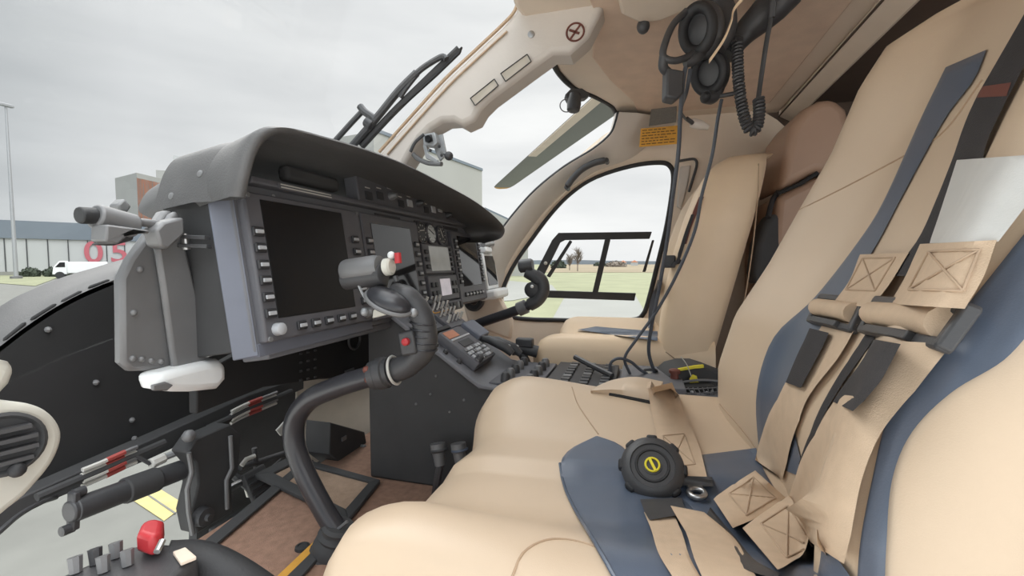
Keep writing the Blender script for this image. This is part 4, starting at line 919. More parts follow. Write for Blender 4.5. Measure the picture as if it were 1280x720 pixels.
# navy inserts
patch(SB, [(745, 545), (712, 562), (700, 582), (706, 612), (724, 650), (748, 690), (775, 740), (800, 790)], [(747, 545), (775, 556), (800, 580), (830, 605), (870, 640), (900, 690), (930, 740), (950, 790)], .0005, .003, 30, 16).build('cushion_insert', NAVY, ns_, ang=60)
patch(SB, [(800, 578), (800, 600), (830, 640), (880, 690), (930, 760)], [(945, 560), (956, 590), (990, 640), (1040, 690), (1090, 760)], .0004, .003, 20, 18).build('cushion_insert', NAVY, ns_, ang=60)
patch(SB, [(1182, 84), (1150, 150), (1105, 250), (1072, 303), (1018, 372), (972, 415), (953, 455), (945, 500), (947, 545), (950, 575)], [(1233, 62), (1217, 100), (1180, 150), (1125, 250), (1096, 305), (1055, 370), (1015, 430), (995, 470), (990, 520), (1000, 570), (1010, 600)], .0004, .0025, 40, 8).build('backrest_insert', NAVY, ns_, ang=60)
patch(SB, [(1290, 280), (1210, 380), (1150, 450), (1110, 520), (1090, 600), (1075, 680), (1070, 760)], [(1300, 400), (1255, 450), (1190, 490), (1140, 540), (1115, 600), (1108, 680), (1105, 760)], .0004, .0025, 40, 10).build('backrest_insert', NAVY, ns_, ang=60)
for pts in (((1000, 262), (1060, 232), (1130, 195), (1180, 165), (1228, 100)), ((715, 484), (722, 505), (735, 525), (748, 543)), ((640, 722), (655, 690), (690, 674), (740, 682), (800, 712)), ((900, 505), (930, 540), (948, 565))):
    line_on(SB, pts, .0011, .0002).build('seam', SEAM, ns_)
line_on(SB, ((700, 580), (706, 612), (724, 650), (748, 690), (780, 745)), .002, .003).build('piping', NAVY, ns_)
# ------------------------------------------------------------------ harness on the near seat
hs_ = thing('safety_harness', P(900, 600, d=.62), 'beige webbing harness with round black buckle lying on the near seat', 'harness')
def strap(l, r, name='strap', m_=None, off=.006, th=.003, nr=30, nc=8, smt=6, par=None, crown=0):
    mb = patch(SB, l, r, off, th, nr, nc, smt, crown); mb.build(name, m_ or WEB, par or hs_, ang=60); return mb
# shoulder belts: lower run below the adjusters
s1 = strap([(1030, 402), (1005, 440), (975, 490), (955, 535), (944, 575)], [(1072, 405), (1045, 450), (1008, 500), (990, 550), (978, 598)], 'shoulder_strap')
s2 = strap([(1100, 425), (1070, 470), (1030, 520), (1003, 570), (985, 620), (978, 655)], [(1190, 430), (1150, 480), (1105, 535), (1080, 590), (1066, 650), (1055, 705)], 'shoulder_strap', off=.010)
# sewn ends above the adjusters
u1 = strap([(1075, 318), (1062, 350), (1042, 378)], [(1136, 316), (1112, 355), (1088, 385)], 'sewn_end', off=.012, th=.005, nr=14)
u2 = strap([(1150, 305), (1132, 345), (1112, 380)], [(1246, 300), (1230, 345), (1206, 386)], 'sewn_end', off=.022, th=.005, nr=14)
strap([(1196, 200), (1180, 250), (1162, 304)], [(1335, 190), (1288, 250), (1248, 302)], 'silver_strap', WEBG, off=.020, th=.004, nr=16)
strap([(1290, 0), (1217, 130), (1190, 200), (1170, 250), (1147, 300), (1112, 345)], [(1330, 0), (1256, 130), (1230, 200), (1205, 250), (1180, 300), (1138, 345)], 'black_strap', BLKWEB, off=.012, th=.003)
strap([(1108, 380), (1060, 450), (1020, 520), (998, 580)], [(1120, 385), (1070, 455), (1028, 522), (1004, 582)], 'black_edge', BLKWEB, off=.004, th=.003, nc=4)
strap([(1228, 108), (1221, 122)], [(1264, 103), (1258, 120)], 'red_label', SIGN, off=.0145, th=.002, nr=4)
def xstitch(l, r, mb, par=hs_):
    SB = bvh_of(mb); off = .0006
    A, B = edge_resample(l, 3), edge_resample(r, 3)
    cs = [A[0].lerp(B[0], .12), A[0].lerp(B[0], .88), A[2].lerp(B[2], .88), A[2].lerp(B[2], .12)]
    for a, b in ((0, 1), (1, 2), (2, 3), (3, 0), (0, 2), (1, 3)):
        line_on(SB, ((cs[a].x, cs[a].y), (cs[b].x, cs[b].y)), .0008, off, 8).build('stitching', STITCH, par)
xstitch([(1072, 323), (1052, 362)], [(1126, 322), (1100, 364)], u1); xstitch([(1152, 315), (1126, 362)], [(1234, 312), (1214, 364)], u2)
# adjusters
def adjuster(c4, off, bar, par=hs_):
    q = []
    for x_, y_ in c4:
        h, n = hit(SB, x_, y_); q.append(h - ray(x_, y_).normalized() * off * 1.2)
    nn = (q[1] - q[0]).cross(q[3] - q[0]).normalized()
    if nn.dot(CAM - q[0]) < 0: nn = -nn
    m = MB()
    for i in range(4):
        a, b = q[i], q[(i + 1) % 4]; m.box((a + b) / 2, ((b - a).length + .006, .008, .009), axes(b - a, nn))
    f_ = m.build('adjuster_frame', BLK, par, .002)
    l0, r0 = q[0].lerp(q[3], .45), q[1].lerp(q[2], .45)
    MB().tube([l0.lerp(r0, .06) + nn * .002, r0.lerp(l0, .06) + nn * .002], .0105, 14).build('rolled_webbing', WEB, par)
    MB().box((q[3] + q[2]) / 2 + nn * .006, ((q[2] - q[3]).length * .6, .007, .006), axes(q[2] - q[3], nn)).build('release_bar', BLK, par, .001)
    return f_
adjuster([(1028, 372), (1082, 378), (1066, 412), (1014, 400)], .013, 0); adjuster([(1098, 376), (1212, 388), (1180, 432), (1080, 412)], .018, 0)
strap([(1012, 410), (998, 440), (982, 478)], [(1036, 416), (1020, 449), (1001, 485)], 'pull_tab', BLKWEB, off=.013, th=.004, nr=12, nc=6)
strap([(1092, 424), (1068, 465), (1041, 502)], [(1126, 430), (1100, 476), (1066, 514)], 'pull_tab', BLKWEB, off=.024, th=.004, nr=12, nc=6)
# lap belt from the inner side with its anchor, tongue and the round buckle
lp_l, lp_r = [(808, 486), (818, 530), (826, 570), (832, 598)], [(840, 478), (858, 520), (874, 560), (884, 597)]
lap = strap(lp_l, lp_r, 'lap_strap', off=.006, th=.004, nr=18); xstitch([(824, 545), (832, 585)], [(860, 542), (874, 580)], lap)
strap([(822, 594), (830, 606)], [(890, 596), (892, 608)], 'anchor_bar', BLK, off=.006, th=.010, nr=5)
tcx, tn = hit(SB, 871, 624); tn = (tn + (CAM - tcx).normalized() * .5).normalized(); Mt = axes(hit(SB, 875, 636)[0] - hit(SB, 864, 606)[0], tn)
tg = MB().ring((0, 0, 0), (0, 0, 1), .0090, .0036, 24, 8); tg.box((-.016, 0, 0), (.02, .018, .005)); tg.v = [tcx + tn * .010 + Mt @ v for v in tg.v]; tg.build('metal_tongue', METAL, hs_, ang=60)
bc, bn = hit(SB, 815, 592); bn = (bn + (CAM - bc).normalized() * .38).normalized(); bu = hit(SB, 835, 598)[0] - bc; bu = axes(bu - bn * bu.dot(bn), bn); bc = bc + bn * .003
b_ = MB().lathe(bc + bn * .004, bn, [(0, .034), (.004, .039), (.018, .040), (.024, .036), (.026, .031), (.027, .028), (.025, .027), (.025, 0)], 36).build('rotary_buckle', BLK, hs_, ang=35)
for k in range(8):
    a = k * math.pi / 4 + .2; d = bu @ V((math.cos(a), math.sin(a), 0)); MB().box(bc + d * .037 + bn * .018, (.012, .014, .014), axes(d, bn)).build('grip_lug', RUB, b_, .003)
MB().ring(bc + bn * .029, bn, .020, .0018, 28, 6).build('dial_ring', RUB, b_); MB().lathe(bc + bn * .025, bn, [(0, .013), (.005, .012), (.006, .0)], 24).build('release_dial', BLK, b_)
MB().ring(bc + bn * .0315, bn, .0085, .0014, 24, 6).build('yellow_ring', YEL, b_); MB().box(bc + bn * .032, (.018, .0035, .003), axes(bu @ V((math.cos(.9), -math.sin(.9), 0)), bn)).build('yellow_bar', YEL, b_, .0005)
for k in (): MB().box(bc + bu @ V((.01 - .010 * k, -.020, .0265)), (.005, .002, .001), bu).build('buckle_print', GREYL, b_)
strap([(800, 624), (806, 640), (812, 650)], [(852, 622), (856, 636), (858, 642)], 'buckle_tongue', BLK, off=.006, th=.008, nr=6)
strap([(805, 640), (815, 670), (832, 705), (860, 750)], [(842, 640), (852, 670), (868, 705), (892, 750)], 'crotch_strap', off=.005, th=.004, nr=16)
strap([(838, 632), (850, 655), (866, 690), (890, 750)], [(880, 640), (908, 665), (938, 705), (965, 750)], 'lap_strap', off=.012, th=.004, nr=16)
# folded belt pads at the lower ends of the shoulder straps
def pad(l, r, off, par=hs_):
    p_ = strap(l, r, 'folded_pad', off=off, th=.012, nr=16, nc=10, crown=.006); xstitch([(lerp(l[0][0], l[2][0], .12), lerp(l[0][1], l[2][1], .12)), (lerp(l[0][0], l[2][0], .7), lerp(l[0][1], l[2][1], .7))], [(lerp(r[0][0], r[2][0], .12), lerp(r[0][1], r[2][1], .12)), (lerp(r[0][0], r[2][0], .7), lerp(r[0][1], r[2][1], .7))], p_); return p_
pad([(944, 588), (915, 606), (892, 624)], [(982, 622), (950, 645), (916, 660)], .010); pad([(988, 620), (955, 640), (928, 660)], [(1026, 688), (995, 700), (972, 712)], .012)
strap([(888, 634), (910, 662), (935, 694), (975, 716)], [(880, 650), (902, 678), (928, 708), (970, 724)], 'tongue_plate', BLK, off=.005, th=.008, nr=14, nc=5)
# tan flap of the belt guide at the inner side of the cushion
bl_ = edge_resample([(738, 490), (765, 494), (790, 499), (814, 504)], 14); tl_ = edge_resample([(741, 485), (765, 475), (795, 471), (829, 477)], 14); gr = [[], [], [], []]
for a, b in zip(bl_, tl_):
    h0, n0 = hit(SB, a.x, a.y); dd = (h0 - CAM).length / ray(a.x, a.y).length
    for k, t in enumerate((0, .35, .75, 1)):
        p = a.lerp(b, t); gr[k].append(CAM + ray(p.x, p.y) * (dd + .05 * t * t - .012 * math.sin(math.pi * t)))
MB().sheet(gr, .006).build('belt_guide', LEATHER, hs_, ang=80)
MB().tube([g + V((0, 0, .001)) for g in gr[0]][4:], .0035, 8).build('guide_slot', DEEP, hs_)
# ------------------------------------------------------------------ far seat
fs_ = thing('pilot_seat', (1.58, .05, 1.2), 'far tan leather seat with its back against the door window', 'seat')
XF = 1.575; AF = .275
fsil = [(820, 470), (826, 400), (833, 360), (845, 310), (858, 270), (870, 240), (884, 216), (900, 200), (918, 192), (935, 189)]
ft_ = []
for i, (a, b) in enumerate(fsil):
    xx = 1.30 + .012 * max(0, i - 4) ** 1.5; p = P(a, b, x=xx); ft_.append((p.z, p.y, XF - xx))
ft_ = sorted(ft_); ft_[-1] = (ft_[-1][0], ft_[-1][1] - .03, ft_[-1][2] - .03)
fz0, fz1 = ft_[0][0], ft_[-1][0]
fback = backrest(ft_, XF, .17, .04, zs=[1.30, 1.36] + [lerp(fz0, fz1, i / 30) for i in range(31)], edge=.16, er=.035, back=lambda z: lerp(-.195, -.335, (z - 1.45) / .58)); fback.build('backrest', LEATHER_BRIGHT, fs_, ang=60)
def fz_top(xi, t):
    e = abs(xi); return 1.495 + .042 * sm(.35, .8, e) - .012 * sm(.4, 1, t) * (1 - e)
fcush = cushion(XF, .275, lambda xi: -.2, lambda xi: .305 - .03 * math.exp(-(xi / .35) ** 2), fz_top, 1.36); fcush.build('seat_cushion', LEATHER_BRIGHT, fs_, ang=60)
MB().box((XF, .0, 1.285), (.42, .40, .15)).build('seat_base', BLKM, fs_, .01)
FB = bvh_of(fback, fcush)
patch(FB, [(722, 412), (770, 419), (822, 426)], [(745, 408), (780, 411), (822, 414)], .006, .004, 14, 6).build('cushion_insert', NAVY, fs_, ang=60)
line_on(FB, ((948, 205), (946, 260), (938, 330), (925, 400), (905, 455)), .0016, .0008).build('seam', SEAM, fs_)
line_on(FB, ((832, 440), (845, 450), (858, 470)), .0014, .0008).build('seam', SEAM, fs_)
fh = thing('safety_harness', P(848, 300, d=1.25), 'dark thin harness strap with adjuster hanging down the far seat back', 'harness')
def fst(l, r, name, m_, off=.006): patch(FB, l, r, off, .004, 18, 5, 3).build(name, m_, fh, ang=60)
fst([(874, 246), (866, 265), (859, 285), (853, 305)], [(880, 246), (872, 265), (864, 285), (858, 305)], 'shoulder_strap', SIGN)
fst([(864, 268), (856, 290), (846, 320), (838, 330)], [(868, 268), (860, 292), (850, 324), (842, 334)], 'black_strap', BLKWEB, .010)
h_, n_h = hit(FB, 842, 328); MB().box(h_ + n_h * .012, (.02, .03, .035)).build('adjuster', BLK, fh, .004)
fst([(822, 350), (812, 380), (810, 410)], [(826, 350), (818, 380), (816, 410)], 'lap_strap', NAVY, .008)
# ------------------------------------------------------------------ rear passenger seat behind the far seat
XR = 1.50
rs_ = thing('passenger_seat', (1.62, -.6, 1.2), 'shade-darkened brown leather passenger seat back standing behind the far seat', 'seat')
def slabpx(px, x0, dx, name, m_, par, bev=.02): return MB().prism([P(a, b, x=x0) for a, b in px], (dx, 0, 0)).build(name, m_, par, bev, seg=4)
slabpx([(975, 238), (982, 185), (990, 155), (1005, 135), (1025, 124), (1044, 121), (1060, 135), (1066, 160), (1060, 215), (1020, 215)], 1.50, .30, 'headrest', LEATHER_SHADE, rs_, .025)
slabpx([(972, 246), (1020, 222), (1062, 220), (1040, 330), (1020, 420), (985, 500), (965, 500), (965, 330)], 1.50, .38, 'backrest', LEATHER_SHADE, rs_, .02)
MB().tube([P(972, 242, x=1.495), P(1000, 230, x=1.495), P(1022, 216, x=1.495)], .006, 8).build('dark_gap', DEEP, rs_)
MB().box((1.70, -.86, 1.29), (.44, .10, .18)).build('seat_base', BLKM, rs_, .01)
# ------------------------------------------------------------------ wiper outside the left pane
XW = .86
wpx = lambda a, b, x=XW: P(a, b, x=x)
ww = thing('windshield_wiper', wpx(450, 172), 'dark wiper with twin arms standing outside the windshield above the hood', 'wiper')
def bl(pts, r, name, m_, par, n=8, x=XW): return MB().tube(spline([P(a, b, x=x) for a, b in pts], 5), r, n).build(name, m_, par)
bl(((452, 183), (490, 142), (530, 103), (574, 61)), .0075, 'blade', BLKM, ww, x=.87)
MB().prism([P(a, b, x=.865) for a, b in ((500, 128), (548, 84), (577, 58), (574, 66), (545, 94), (503, 132))], (.006, 0, 0)).build('rubber_edge', RUB, ww)
bl(((440, 183), (472, 146), (498, 114), (521, 91)), .008, 'arm', BLK, ww); bl(((515, 97), (530, 84), (552, 71), (558, 74)), .006, 'arm_tip', BLK, ww); bl(((500, 122), (508, 110), (522, 92)), .005, 'yoke', BLK, ww)
bl(((420, 175), (438, 155), (454, 138)), .006, 'link_rod', BLK, ww); bl(((450, 133), (456, 140), (466, 147), (470, 152)), .008, 'pivot_bracket', BLK, ww)
MB().cyl(wpx(458, 152), wpx(466, 158), .012, n=12).build('pivot', BLK, ww, .002); MB().cyl(wpx(451, 132), wpx(452, 142), .005, n=8).build('bolt', METAL, ww)
# ------------------------------------------------------------------ compass bracket on the post foot
cb_ = thing('compass_bracket', P(540, 200, x=1.06), 'open metal compass bracket with black knob at the foot of the centre post', 'bracket')
XB = 1.03
pr = lambda px, dx, name, m_, bev=.002, x=XB: MB().prism([P(a, b, x=x) for a, b in px], (dx, 0, 0)).build(name, m_, cb_, bev)
pr([(528, 168), (543, 165), (547, 178), (542, 183), (529, 181)], .03, 'lens_block', GREYL); pr([(531, 170), (540, 168), (542, 177), (532, 178)], -.004, 'lens_frame', BLKM)
MB().lathe(P(536, 174, x=XB - .005), (-1, 0, 0), [(0, .009), (.006, .008), (.006, .005), (.004, 0)], 16).build('lens', SCREEN, cb_)
pr([(528, 181), (532, 198), (545, 204), (548, 200), (535, 192), (533, 181)], .006, 'left_plate', GREYL); pr([(543, 170), (553, 167), (556, 182), (558, 192), (550, 202), (544, 190), (541, 180)], .006, 'right_plate', GREYL, x=1.05)
MB().tube(spline([P(514, 190, x=1.05), P(522, 198, x=1.05), P(536, 204, x=1.04), P(552, 205, x=1.03)], 5), .006, 8).build('rail', GREYM, cb_); MB().tube(spline([P(513, 190, x=1.03), P(519, 178, x=1.03), P(530, 168, x=1.03)], 5), .004, 8).build('wire_stay', BLK, cb_)
MB().ball(P(561, 195, x=1.03), .011, n=14).build('knob', BLK, cb_); MB().cyl(P(552, 190, x=1.04), P(561, 195, x=1.03), .004, n=8).build('knob_stem', METAL, cb_)
for a, b in ((549, 183), (552, 194), (538, 188)): MB().ball(P(a, b, x=1.03), .004, n=8).build('screw', BLKM, cb_)
# ------------------------------------------------------------------ small ceiling fittings
zc = 2.300
sm_ = thing('spot_light', P(720, 120, z=zc), 'small black swivel spot lamp with wire loop on the windshield edge', 'lamp')
dd_ = 1.40
pd = lambda a, b, d=dd_: P(a, b, d=d)
MB().prism([pd(706, 118), pd(714, 110), pd(728, 110), pd(738, 117), pd(732, 122), pd(710, 126)], FWD * .03).build('mount', BLK, sm_, .004)
MB().lathe(pd(719, 118), pd(716, 142) - pd(719, 118), [(0, .018), (.03, .022), (.05, .020), (.054, .016), (.054, 0)], 18).build('lamp_barrel', BLK, sm_, ang=35)
MB().ring(pd(708, 132), FWD, .020, .0018, 24, 6).build('wire_loop', GREYM, sm_)
kb = thing('ceiling_latch', P(806, 20, z=zc), 'small black ball lever hanging from the headliner beside the headsets', 'latch')
MB().tube([P(812, 10, d=1.02), P(808, 22, d=1.02)], .008, 10).build('stem', BLK, kb); MB().ball(P(804, 33, d=1.02), .0145, (1, 1, 1.15), 16).build('ball', BLK, kb)
MB().tube(spline([P(835, 2, d=.98), P(824, 9, d=1.0), P(811, 12, d=1.02)], 4), .006, 8).build('stay', BLK, kb)
MB().prism([P(*q, z=2.312) for q in ((765, -40), (776, 8), (800, 20), (826, 17), (870, -2), (900, -40))], (0, 0, -.018)).build('overhead_trim', CREAMW, cl_, .008)
# placards above the door
def slabq(px, name, m_, par=None, **k):
    qs = [P(a, b, **k) for a, b in px]; n = (qs[1] - qs[0]).cross(qs[3] - qs[0]).normalized()
    if n.dot(CAM - qs[0]) < 0: n = -n
    return MB().prism(qs, n * .003).build(name, m_, par, .0006), qs, n
g_, qs, n_ = slabq([(814, 137), (846, 133), (845, 153), (811, 158)], 'grey_placard', GREYP, x=1.72); tag(g_, 'dark grey mesh rectangle on the headliner above the amber placard', 'placard')
ap_ = thing('amber_placard', P(824, 172, x=1.745), 'amber printed placard above the far door window', 'placard')
a_, qs, n_ = slabq([(801, 161), (848, 157), (846, 180), (799, 184)], 'plate', PLAC, ap_, x=1.745)
for i in range(6):
    f0 = .12 + i * .15; l0, l1 = qs[0].lerp(qs[3], f0), qs[1].lerp(qs[2], f0); e = 1 if i % 3 else .75
    k = 0; t = .05
    rr = random.Random(i)
    while t < .93 * e:
        w_ = rr.uniform(.05, .14); a, b = l0.lerp(l1, t), l0.lerp(l1, min(t + w_, .95)); MB().tube([a + n_ * .0035, b + n_ * .0035], .0017, 5).build('printed_word', PRINT, ap_); t += w_ + .03
cl3 = thing('jack_socket', P(870, 156, x=1.8), 'small cream cone socket with black plug on the ceiling behind the cords', 'socket')
ax = (P(886, 160, d=1.5) - P(862, 153, d=1.5)); MB().lathe(P(864, 153, d=1.5), ax, [(0, .013), (.004, .016), (.03, .016), (.06, .008), (.062, 0)], 18).build('shell', CREAM, cl3, ang=50)
MB().cyl(P(858, 148, d=1.48), P(866, 154, d=1.49), .007, n=10).build('plug', BLK, cl3)
bh = thing('post_handle', P(860, 215, x=1.85), 'thin black looped pull on the post behind the door window', 'handle')
MB().tube(spline([P(846, 202, x=1.855), P(856, 200, x=1.85), (P(868, 199, x=1.85)), P(871, 206, x=1.85), P(866, 224, x=1.85), P(861, 240, x=1.855)], 4), .005, 8).build('loop', BLK, bh)
MB().prism([P(a, b, x=1.868) for a, b in ((850, 208), (864, 206), (860, 232), (852, 262), (846, 258))], (.02, 0, 0)).build('recess_plate', CREAM, bh, .006)
# far air vent beyond the console
v2 = thing('air_vent', P(592, 376, x=1.72), 'small black round vent on the far side wall below the tablet', 'air vent')
MB().lathe(P(592, 376, x=1.74), (-1, 0, .0), [(-.03, .04), (.0, .045), (.006, .042), (.008, .034), (.0, .030), (0, 0)], 24).build('ring', BLK, v2, ang=30); MB().ball(P(592, 376, x=1.735), .018, n=14).build('ball', BLKG, v2)
MB().prism([P(a, b, x=1.76) for a, b in ((572, 362), (600, 358), (622, 366), (640, 400), (638, 425), (585, 405))], (.03, 0, 0)).build('surround', CREAMW, v2, .01)
fc = thing('collective_lever', P(660, 440, x=1.27), 'short black collective lever tip in front of the far seat', 'collective lever')
MB().tube(spline([P(640, 437, x=1.27), P(655, 436, x=1.275), P(672, 440, x=1.28)], 4), .018, 12).build('grip', BLK, fc); MB().box(P(656, 428, x=1.27), (.03, .05, .025)).build('switch_box', BLK, fc, .004); MB().tube([P(652, 441, x=1.275), P(662, 462, x=1.275)], .014, 10).build('arm', BLK, fc)
# ------------------------------------------------------------------ headsets hanging from the roof
def cup(par, c, ax, R, t, name='ear_cup'):
    ax = V(ax).normalized(); M = axes(ax.cross(V((0, 0, 1))), ax)
    m = MB(); 
    for_r = [(0, .55), (.15, .85), (.35, 1.0), (.6, 1.0), (.8, .9), (.9, .7)]
    rows = [[c + ax * (h * t) + M @ V((math.cos(2 * math.pi * k / 28) * R * r * .78, math.sin(2 * math.pi * k / 28) * R * r, 0)) for k in range(28)] for h, r in for_r]
    m.grid(rows, cu=True, caps=True); o = m.build(name, BLK, par, ang=50)
    rr = []
    for k in range(28):
        a = 2 * math.pi * k / 28; d = M @ V((math.cos(a) * .78, math.sin(a), 0)); rr.append([c + ax * (t * .95) + d * (R * .74 + R * .22 * math.cos(q)) + ax * R * .24 * math.sin(q) for q in [j * math.pi / 4 for j in range(8)]])
    MB().grid(rr, cu=True, cv=True).build('ear_cushion', RUB, o, ang=80)
    return o
D0 = .86
hA_ = thing('headset', P(880, 60, d=D0), 'black aviation headset with open ear cup facing out and tan band, nearest the camera', 'headset', None)
cA = P(886, 40, d=D0 + .02); axA = -RGT * .75 - FWD * .55 - UPV * .2
o_ = cup(hA_, cA, axA, .052, .042)
MB().lathe(cA + axA.normalized() * .036, axA, [(0, .026), (.004, .02), (.005, 0)], 20).build('ear_foam', BLK, o_)
MB().tube(spline([P(868, -20, d=D0 + .04), P(893, -8, d=D0 + .03), P(908, 12, d=D0 + .02), P(908, 40, d=D0 + .02), P(896, 60, d=D0 + .02)], 6), .017, 12).build('headband', BLK, hA_)
MB().sheet([[p + UPV * .004, p - UPV * .004] for p in spline([P(935, -8, d=D0 - .02), P(917, 12, d=D0 - .02), P(913, 28, d=D0 - .02), P(903, 52, d=D0 - .02), P(886, 77, d=D0 - .02)], 6)], .006).build('tan_band', LEATHER_BRIGHT, hA_)
MB().tube(spline([P(858, 14, d=D0), P(842, 30, d=D0 - .01), P(832, 52, d=D0 - .02), P(829, 70, d=D0 - .02), P(842, 76, d=D0 - .02), P(858, 72, d=D0 - .01), P(866, 66, d=D0)], 6), .0065, 10).build('wire_frame', BLK, hA_)
bx = MB().prism([P(a, b, d=D0 - .02) for a, b in ((834, 84), (856, 88), (855, 116), (846, 124), (833, 121))], FWD * .03).build('control_box', BLK, hA_, .004)
MB().tube(spline([P(830, 70, d=D0 - .02), P(829, 84, d=D0 - .01), P(836, 92, d=D0)], 4), .009, 10).build('hinge_arm', BLK, hA_)
MB().tube(spline([P(856, 78, d=D0), P(868, 74, d=D0), P(878, 64, d=D0 + .01)], 4), .011, 10).build('yoke', BLK, hA_)
hB_ = thing('headset', P(905, 110, d=D0 + .05), 'black headset hanging behind with its ear cup and boom microphone pointing down', 'headset', None)
DB = D0 + .07
cB = P(890, 92, d=DB + .02); oB = cup(hB_, cB, P(880, 90, d=DB - .06) - cB, .048, .05)
MB().tube(spline([P(985, -12, d=DB - .03), P(955, 18, d=DB - .02), P(930, 42, d=DB), P(908, 70, d=DB)], 6), [.034] * 4 + [.034 - .0012 * i for i in range(15)], 14).build('headband', BLK, hB_)
MB().tube(spline([P(898, 110, d=DB), P(890, 122, d=DB - .01), P(882, 121, d=DB - .02)], 4), .013, 10).build('boom_joint', BLK, hB_)
MB().tube([P(895, 121, d=DB - .01), P(917, 117, d=DB - .02)], .0045, 8).build('boom', BLK, hB_); MB().ball(P(882, 122, d=DB - .02), .011, (1.5, 1, 1), 12).build('microphone', RUB, hB_)
MB().tube(spline([P(905, 60, d=DB), P(916, 50, d=DB - .02), P(925, 52, d=DB - .03)], 4), .010, 10).build('cord_strain_relief', BLK, hB_)
# coiled lead
cp_ = spline([P(922, 52, d=.90), P(922, 78, d=.90), P(924, 110, d=.90), P(930, 145, d=.90), P(938, 163, d=.90), P(946, 158, d=.90), P(949, 140, d=.90), P(948, 122, d=.90)], 60)
co_ = []; tl = 0
for i in range(len(cp_) - 1):
    t = (cp_[i + 1] - cp_[i]); tl += t.length; t = t.normalized(); n1 = t.cross(V(RGT)).normalized(); n2 = t.cross(n1); a = tl / .0068 * 2 * math.pi
    co_.append(cp_[i] + (n1 * math.cos(a) + n2 * math.sin(a)) * .0085)
ccd = thing('coiled_cord', cp_[-1], 'thick black coiled headset lead hanging in a loop at right of the headsets', 'cord')
MB().tube(co_, .0034, 6).build('coil', BLK, ccd); MB().tube(spline([cp_[-1], P(951, 100, d=.90), P(957, 60, d=.89), P(964, 18, d=.88), P(966, -10, d=.87)], 5), .0045, 8).build('lead', BLK, ccd)
MB().tube(spline([P(964, 22, d=.88), P(966, 2, d=.872)], 3), .007, 8).build('strain_relief', BLK, ccd)
hk_ = struct(MB().tube([P(905, -22, d=.9), P(905, -60, d=.95)], .012, 10).build('trim_6', BLK))
# straight leads to the console
z0_ = 1.478
def cord(pts, r, lb, name='loose_cable'):
    q = spline([P(a, b, d=d) for a, b, d in pts], 7); t = MB().tube(q, r, 8).build(name, CORD); tag(t, lb, 'cord', None); return t
cord(((857, 84, .86), (853, 110, .87), (850, 150, .90), (848, 190, .93), (841, 245, .96), (834, 300, 1.0), (824, 360, 1.04), (814, 410, 1.08), (811, 440, 1.10), (818, 466, 1.115)), .0042, 'straight grey headset cord hanging left, curving to the console end')
cord(((902, 124, .94), (897, 150, .95), (890, 195, .97), (877, 245, .99), (868, 290, 1.01), (845, 345, 1.03), (820, 390, 1.06), (795, 425, 1.08), (781, 447, 1.09), (786, 464, 1.10), (790, 472, 1.11)), .0036, 'thin grey headset cord hanging right and crossing the other one')
cord(((863, 86, .87), (858, 115, .90), (853, 130, 1.0), (851, 140, 1.2), (857, 149, 1.47)), .004, 'short black lead running from the headset to the cream socket')
cord(((763, 472, 1.10), (763, 455, 1.095), (773, 448, 1.09), (788, 452, 1.09), (800, 462, 1.10), (810, 468, 1.11)), .0036, 'small loop of grey cord standing on the console top')
pg = thing('jack_plug', P(766, 478, z=z0_), 'small upright grey plug at the end of the cord loop', 'plug')
MB().cyl(P(766, 476, d=1.10), P(766, 457, d=1.10), .004, n=10).build('pin_body', GREYM, pg); MB().ball(P(757, 471, d=1.10), .006, n=10).build('knob', BLK, pg)
mc = thing('cord_mount', P(806, 474, z=1.47), 'small pale cone where the headset cords enter the console', 'mount')
cm = P(808, 474, d=1.12); MB().lathe(cm, (0, 0, 1), [(-.01, .03), (.0, .026), (.018, .012), (.02, 0)], 18).build('cone', OFFW, mc, ang=60); MB().ring(cm + V((0.01, -.01, .02)), (.5, 0, 1), .014, .004).build('collar', BLK, mc)
# ------------------------------------------------------------------ things stowed between the seats
DE = 1.06
tp_ = thing('stowed_pouch', P(870, 482, d=DE), 'black rounded pouch with yellow tape and yellow tag between the seats', 'pouch')
MB().prism([P(a, b, d=DE) for a, b in ((834, 488), (839, 470), (850, 461), (866, 457), (884, 457), (900, 462), (912, 472), (914, 490))], FWD * .12).build('body', BLKM, tp_, .012, seg=3)
MB().prism([P(a, b, d=DE - .004) for a, b in ((848, 461), (870, 457), (880, 456), (880, 460), (868, 461), (850, 464))], FWD * .008).build('yellow_tape', YEL, tp_, .001)
MB().prism([P(a, b, d=DE - .01) for a, b in ((862, 474), (866, 468), (871, 470), (874, 480), (863, 481))], FWD * .003).build('yellow_tag', YEL, tp_, .0008)
MB().tube(spline([P(851, 446, d=DE - .01), P(858, 455, d=DE - .012), P(864, 470, d=DE - .012)], 4), .0012, 5).build('tag_string', OFFW, tp_)
MB().tube(spline([P(838, 482, d=DE - .01), P(858, 477, d=DE - .02), P(880, 475, d=DE - .02), P(905, 477, d=DE - .01)], 5), .003, 6).build('rim_wire', GREYM, tp_)
nt_ = thing('net_basket', P(872, 505, d=1.0), 'black wire net basket of small parts in front of the pouch', 'basket')
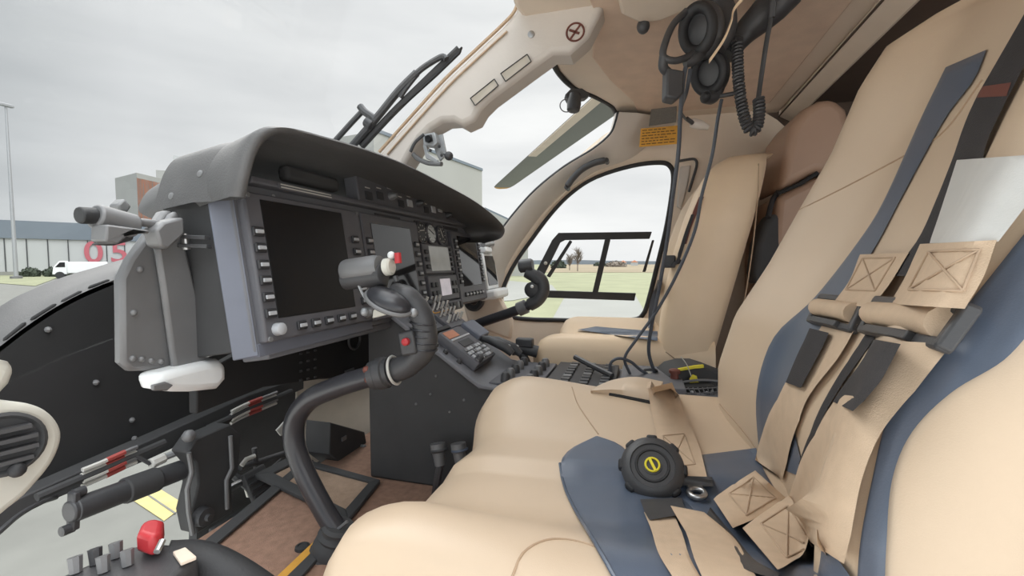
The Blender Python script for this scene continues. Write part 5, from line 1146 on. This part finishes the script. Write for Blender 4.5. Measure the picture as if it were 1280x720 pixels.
MB().prism([P(a, b, d=1.0) for a, b in ((846, 485), (898, 483), (902, 500), (893, 511), (862, 509))], FWD * .05).build('tray', DEEP, nt_, .004)
rr = random.Random(9)
for i in range(9):
    a = P(848 + i * 6, 484, d=.995); b = P(862 + i * 4.5, 509, d=.99); MB().tube([a, a.lerp(b, .5) - FWD * .008, b], .0014, 5).build('wire', GREYM, nt_)
for i in range(5):
    a = P(846 + i * 4, 486 + i * 5.5, d=.99); b = P(900, 484 + i * 5.5, d=.99); MB().tube([a, a.lerp(b, .5) - FWD * .008, b], .0014, 5).build('wire', GREYM, nt_)
for i in range(10): MB().ball(P(rr.uniform(856, 894), rr.uniform(488, 506), d=.988), .0038, n=8).build('small_part', GREYL if i % 3 else GREYM, nt_)
rk = thing('maroon_knob', P(845, 475, d=1.1), 'small maroon topped knob left of the black pouch', 'knob')
MB().lathe(P(843, 474, d=1.06), (0, 0, 1), [(-.01, .01), (.014, .009), (.015, .013), (.022, .013), (.024, .010), (.024, 0)], 16).build('cap', SIGN, rk, ang=35)

bg_ = thing('black_bundle', P(965, 345, d=1.35), 'black belt bundle stuffed in the gap between far seat and passenger seat', 'bundle')
MB().prism([P(a, b, d=1.33) for a, b in ((944, 340), (948, 305), (957, 280), (966, 266), (978, 268), (984, 290), (976, 325), (962, 350), (946, 356))], FWD * .06).build('body', BLKM, bg_, .018, seg=3)
MB().tube(spline([P(960, 272, d=1.33), P(966, 250, d=1.35), P(976, 236, d=1.38)], 4), .008, 8).build('strap', BLKWEB, bg_)
# ------------------------------------------------------------------ camera and colour
cd = bpy.data.cameras.new('camera'); co = bpy.data.objects.new('camera', cd); COL.objects.link(co)
cd.sensor_width = 36; cd.lens = FPX / 1280 * 36; cd.clip_start = .01; cd.clip_end = 3000
co.location = CAM; co.rotation_euler = FWD.to_track_quat('-Z', 'Y').to_euler(); scene.camera = co
for o in list(bpy.data.objects):
    if '_o' in o: del o['_o']
scene.view_settings.view_transform = 'Standard'; scene.view_settings.look = 'None'; scene.view_settings.gamma = 1
scene.view_settings.use_curve_mapping = False; scene.view_settings.exposure = .25
